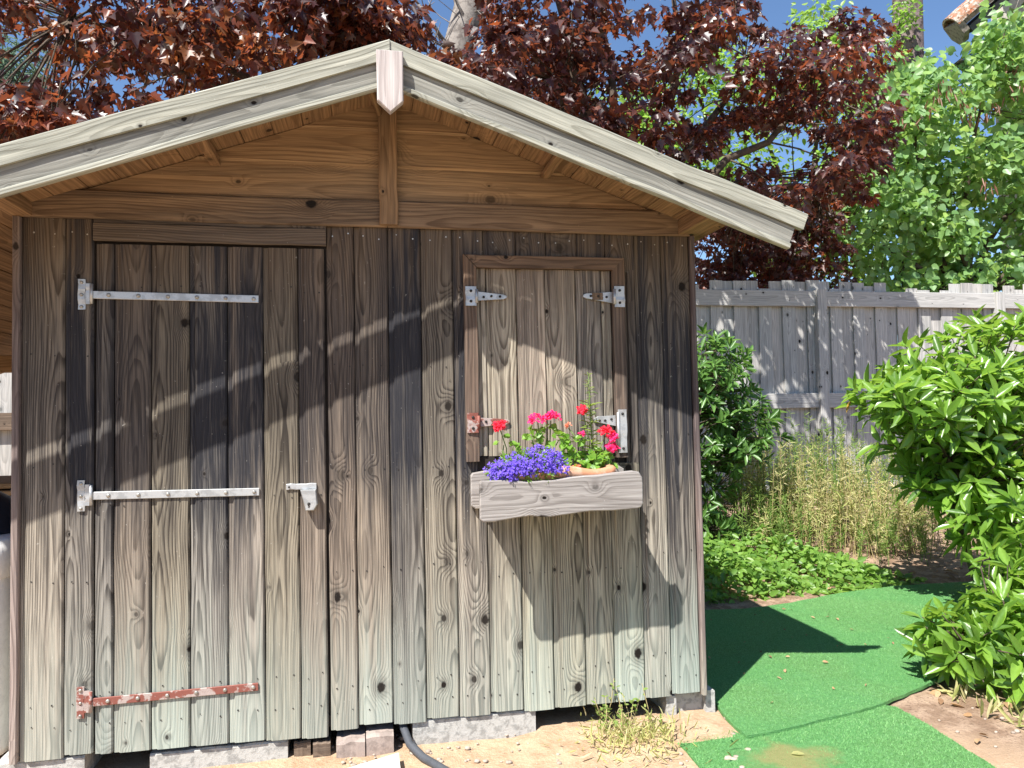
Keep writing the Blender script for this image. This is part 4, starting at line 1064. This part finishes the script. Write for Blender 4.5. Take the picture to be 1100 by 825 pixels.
# ground cover
n = 5200
y = RNG.uniform(1.68, 2.75, n); x = 2.75+RNG.random(n)*(2.55-.25*(y-1.7))
edge = 1.66+.05*np.sin(x*5.)+.1*np.maximum(0, x-4.1); m = y > edge; x, y = x[m], y[m]
hump = .10+.09*np.sin(x*7.+y*3.)+.05*np.sin(x*17.)+.06*(x < 4.4)
fall = np.clip((5.25-x)*1.4, 0, 1)*np.clip((y-edge[m])*6., .1, 1)
z = np.array([gz(a, c) for a, c in zip(x, y)])+np.maximum(.01, hump*fall)*RNG.uniform(.3, 1.15, len(x))
P = np.stack([x, y, z], 1); A = RNG.normal(size=P.shape)*np.array([1, 1, .4])
o = leaves('ground_cover', LM['cover'], OVAL, P, A, RNG.normal(size=P.shape)*.45+np.array([-.2, -.4, .9]), RNG.uniform(.035, .08, len(P)))
tag(o, 'low leafy green ground cover along the far edge of the turf', 'ground cover', kind='stuff')

# dry weeds: stems with seed-heads
def weeds(name, label, spots, mat, stemmat, hgt, leaf, count):
    b = B(); P, A, N = [], [], []
    for i in range(count):
        (x, y, sx, sy, h0, h1) = spots[RNG.choice(len(spots))]
        px_, py_ = random.gauss(x, sx), random.gauss(y, sy); z = gz(px_, py_); h = random.uniform(h0, h1)
        top = Vector((px_+random.gauss(0, .07), py_+random.gauss(0, .05), z+h))
        pts_ = [Vector((px_, py_, z)), Vector((px_, py_, z)).lerp(top, .5)+Vector((random.gauss(0, .02), 0, 0)), top]
        b.tube(pts_, [.0035, .003, .0015], 4, cap=False)
        for k in range(leaf):
            t = random.uniform(.25, 1.)**.8; q = pts_[0].lerp(top, t)
            P.append(tuple(q)); A.append((random.gauss(0, 1), random.gauss(0, 1), random.uniform(.2, 1.4))); N.append((random.gauss(0, 1), random.gauss(-.6, 1), random.gauss(.3, 1)))
    o = b.build(name, stemmat); tag(o, label, 'weeds', kind='stuff')
    l = leaves('seed_heads', mat, NARROW if leaf > 20 else OVAL, P, A, N, RNG.uniform(.03, .07, len(P)), parent=o); return o
weeds('dry_weeds', 'tall straw coloured dry weeds in front of the fence', [(5.2, 3.0, .3, .3, .5, .95), (5.7, 3.1, .3, .3, .4, .85), (5.0, 2.7, .22, .2, .3, .6), (4.75, 3.3, .12, .2, .6, .95), (5.9, 2.7, .3, .2, .3, .6)], LM['dry'], M['drystem'], 1, 30, 260)
weeds('green_weeds', 'wispy pale green weeds mixed into the dry stems by the fence', [(5.45, 3.4, .35, .3, .6, 1.15), (5.85, 3.2, .35, .3, .5, .95), (5.0, 3.5, .3, .2, .4, .8), (5.6, 2.5, .4, .15, .15, .4), (4.65, 2.9, .15, .2, .3, .6)], LM['weedgreen'], M['stem'], 1, 26, 340)

# small weed by the shed
wp = T('small_weed', 'thin straggly weed growing from the sand under the window', 'weed', (2.24, -.10, -.1))
b = B(); P, A, N = [], [], []
for i in range(16):
    bx, by = 2.24+random.gauss(0, .06), -.10+random.gauss(0, .05)
    h = random.uniform(.05, .17) if i > 2 else .2
    top = Vector((bx+random.gauss(.0, .05), by+random.gauss(0, .04), -.1+h)); b.tube([(bx, by, -.1), Vector((bx, by, -.1)).lerp(top, .5)+Vector((.01, 0, 0)), top], [.002, .0018, .001], 4)
    for k in range(9):
        q = Vector((bx, by, -.1)).lerp(top, random.uniform(.2, 1)); P.append(tuple(q)); A.append((random.gauss(0, 1), random.gauss(0, 1), .6)); N.append((random.gauss(0, .5), -.5, 1))
wp.part('stems', b, M['drystem'])
wp.leafpart('foliage', LM['weedgreen'], tmpl=OVAL, pos=P, axis=A, normal=N, size=RNG.uniform(.01, .024, len(P)))
n = 500; P = np.stack([RNG.normal(2.27, .11, n), RNG.normal(-.17, .09, n), RNG.uniform(-.1, -.055, n)], 1)
o = leaves('dry_grass', LM['dry'], NARROW, P, RNG.normal(size=(n, 3))+np.array([0, 0, .9]), RNG.normal(size=(n, 3)), RNG.uniform(.02, .06, n)); tag(o, 'pale dry grass tuft on the sand by the shed', 'grass', kind='stuff')
n = 300; P = np.stack([RNG.uniform(3.75, 4.7, n), RNG.uniform(-.55, -.05, n), np.full(n, -.1)], 1)
o = leaves('dry_stalks', LM['dry'], NARROW, P, RNG.normal(size=(n, 3))+np.array([0, 0, .7]), RNG.normal(size=(n, 3)), RNG.uniform(.04, .13, n)); tag(o, 'dry grass stalks on the bare soil under the low bush', 'grass', kind='stuff')
q = onground(850, 806, -.075)
o = leaves('fallen_leaf', LM['dry'], OVAL, [(q.x, q.y, -.088)], [(1, -.2, .1)], [(0, 0, 1)], .06); tag(o, 'single pale dry leaf lying on the turf beside the worn patch', 'leaf')
b = B(); pebble(b, 2.03, -.14, .011); single('white_pebble', b, M['slab'], 'small white pebble on the sand in front of the shed', 'pebble', (2.03, -.14, -.1))

# ================================================================= LIGHT, SKY, CAMERA
SUN = Vector((-1.0, -1.0, 1.98)).normalized()     # towards the sun
w = bpy.data.worlds.new('World'); SC.world = w; w.use_nodes = True
nt = w.node_tree; bg = nt.nodes['Background']; sky = nt.nodes.new('ShaderNodeTexSky'); sky.sky_type = 'NISHITA'; sky.sun_disc = False
sky.sun_elevation = math.asin(SUN.z); sky.sun_rotation = math.atan2(SUN.x, SUN.y); sky.air_density = 1.0; sky.dust_density = .1; sky.ozone_density = 6.0
nt.links.new(sky.outputs[0], bg.inputs[0]); bg.inputs[1].default_value = .085
sl = bpy.data.lights.new('sun', 'SUN'); sl.energy = 5.0; sl.angle = R(.5); sl.color = (1., .965, .91)
so = bpy.data.objects.new('sun', sl); COL.objects.link(so); so.rotation_euler = (-SUN).to_track_quat('-Z', 'Y').to_euler(); so.location = (0, 0, 12)
cd = bpy.data.cameras.new('camera'); co = bpy.data.objects.new('camera', cd); COL.objects.link(co)
cd.sensor_width = 36; cd.lens = FPX/1100*36; cd.clip_end = 600; cd.clip_start = .05
m = Matrix((AX, AU, -AF)).transposed().to_4x4(); m.translation = CAM; co.matrix_world = m
SC.camera = co
vs = SC.view_settings; vs.view_transform = 'Standard'; vs.look = 'None'; vs.gamma = 1; vs.use_curve_mapping = False; vs.exposure = 1.12
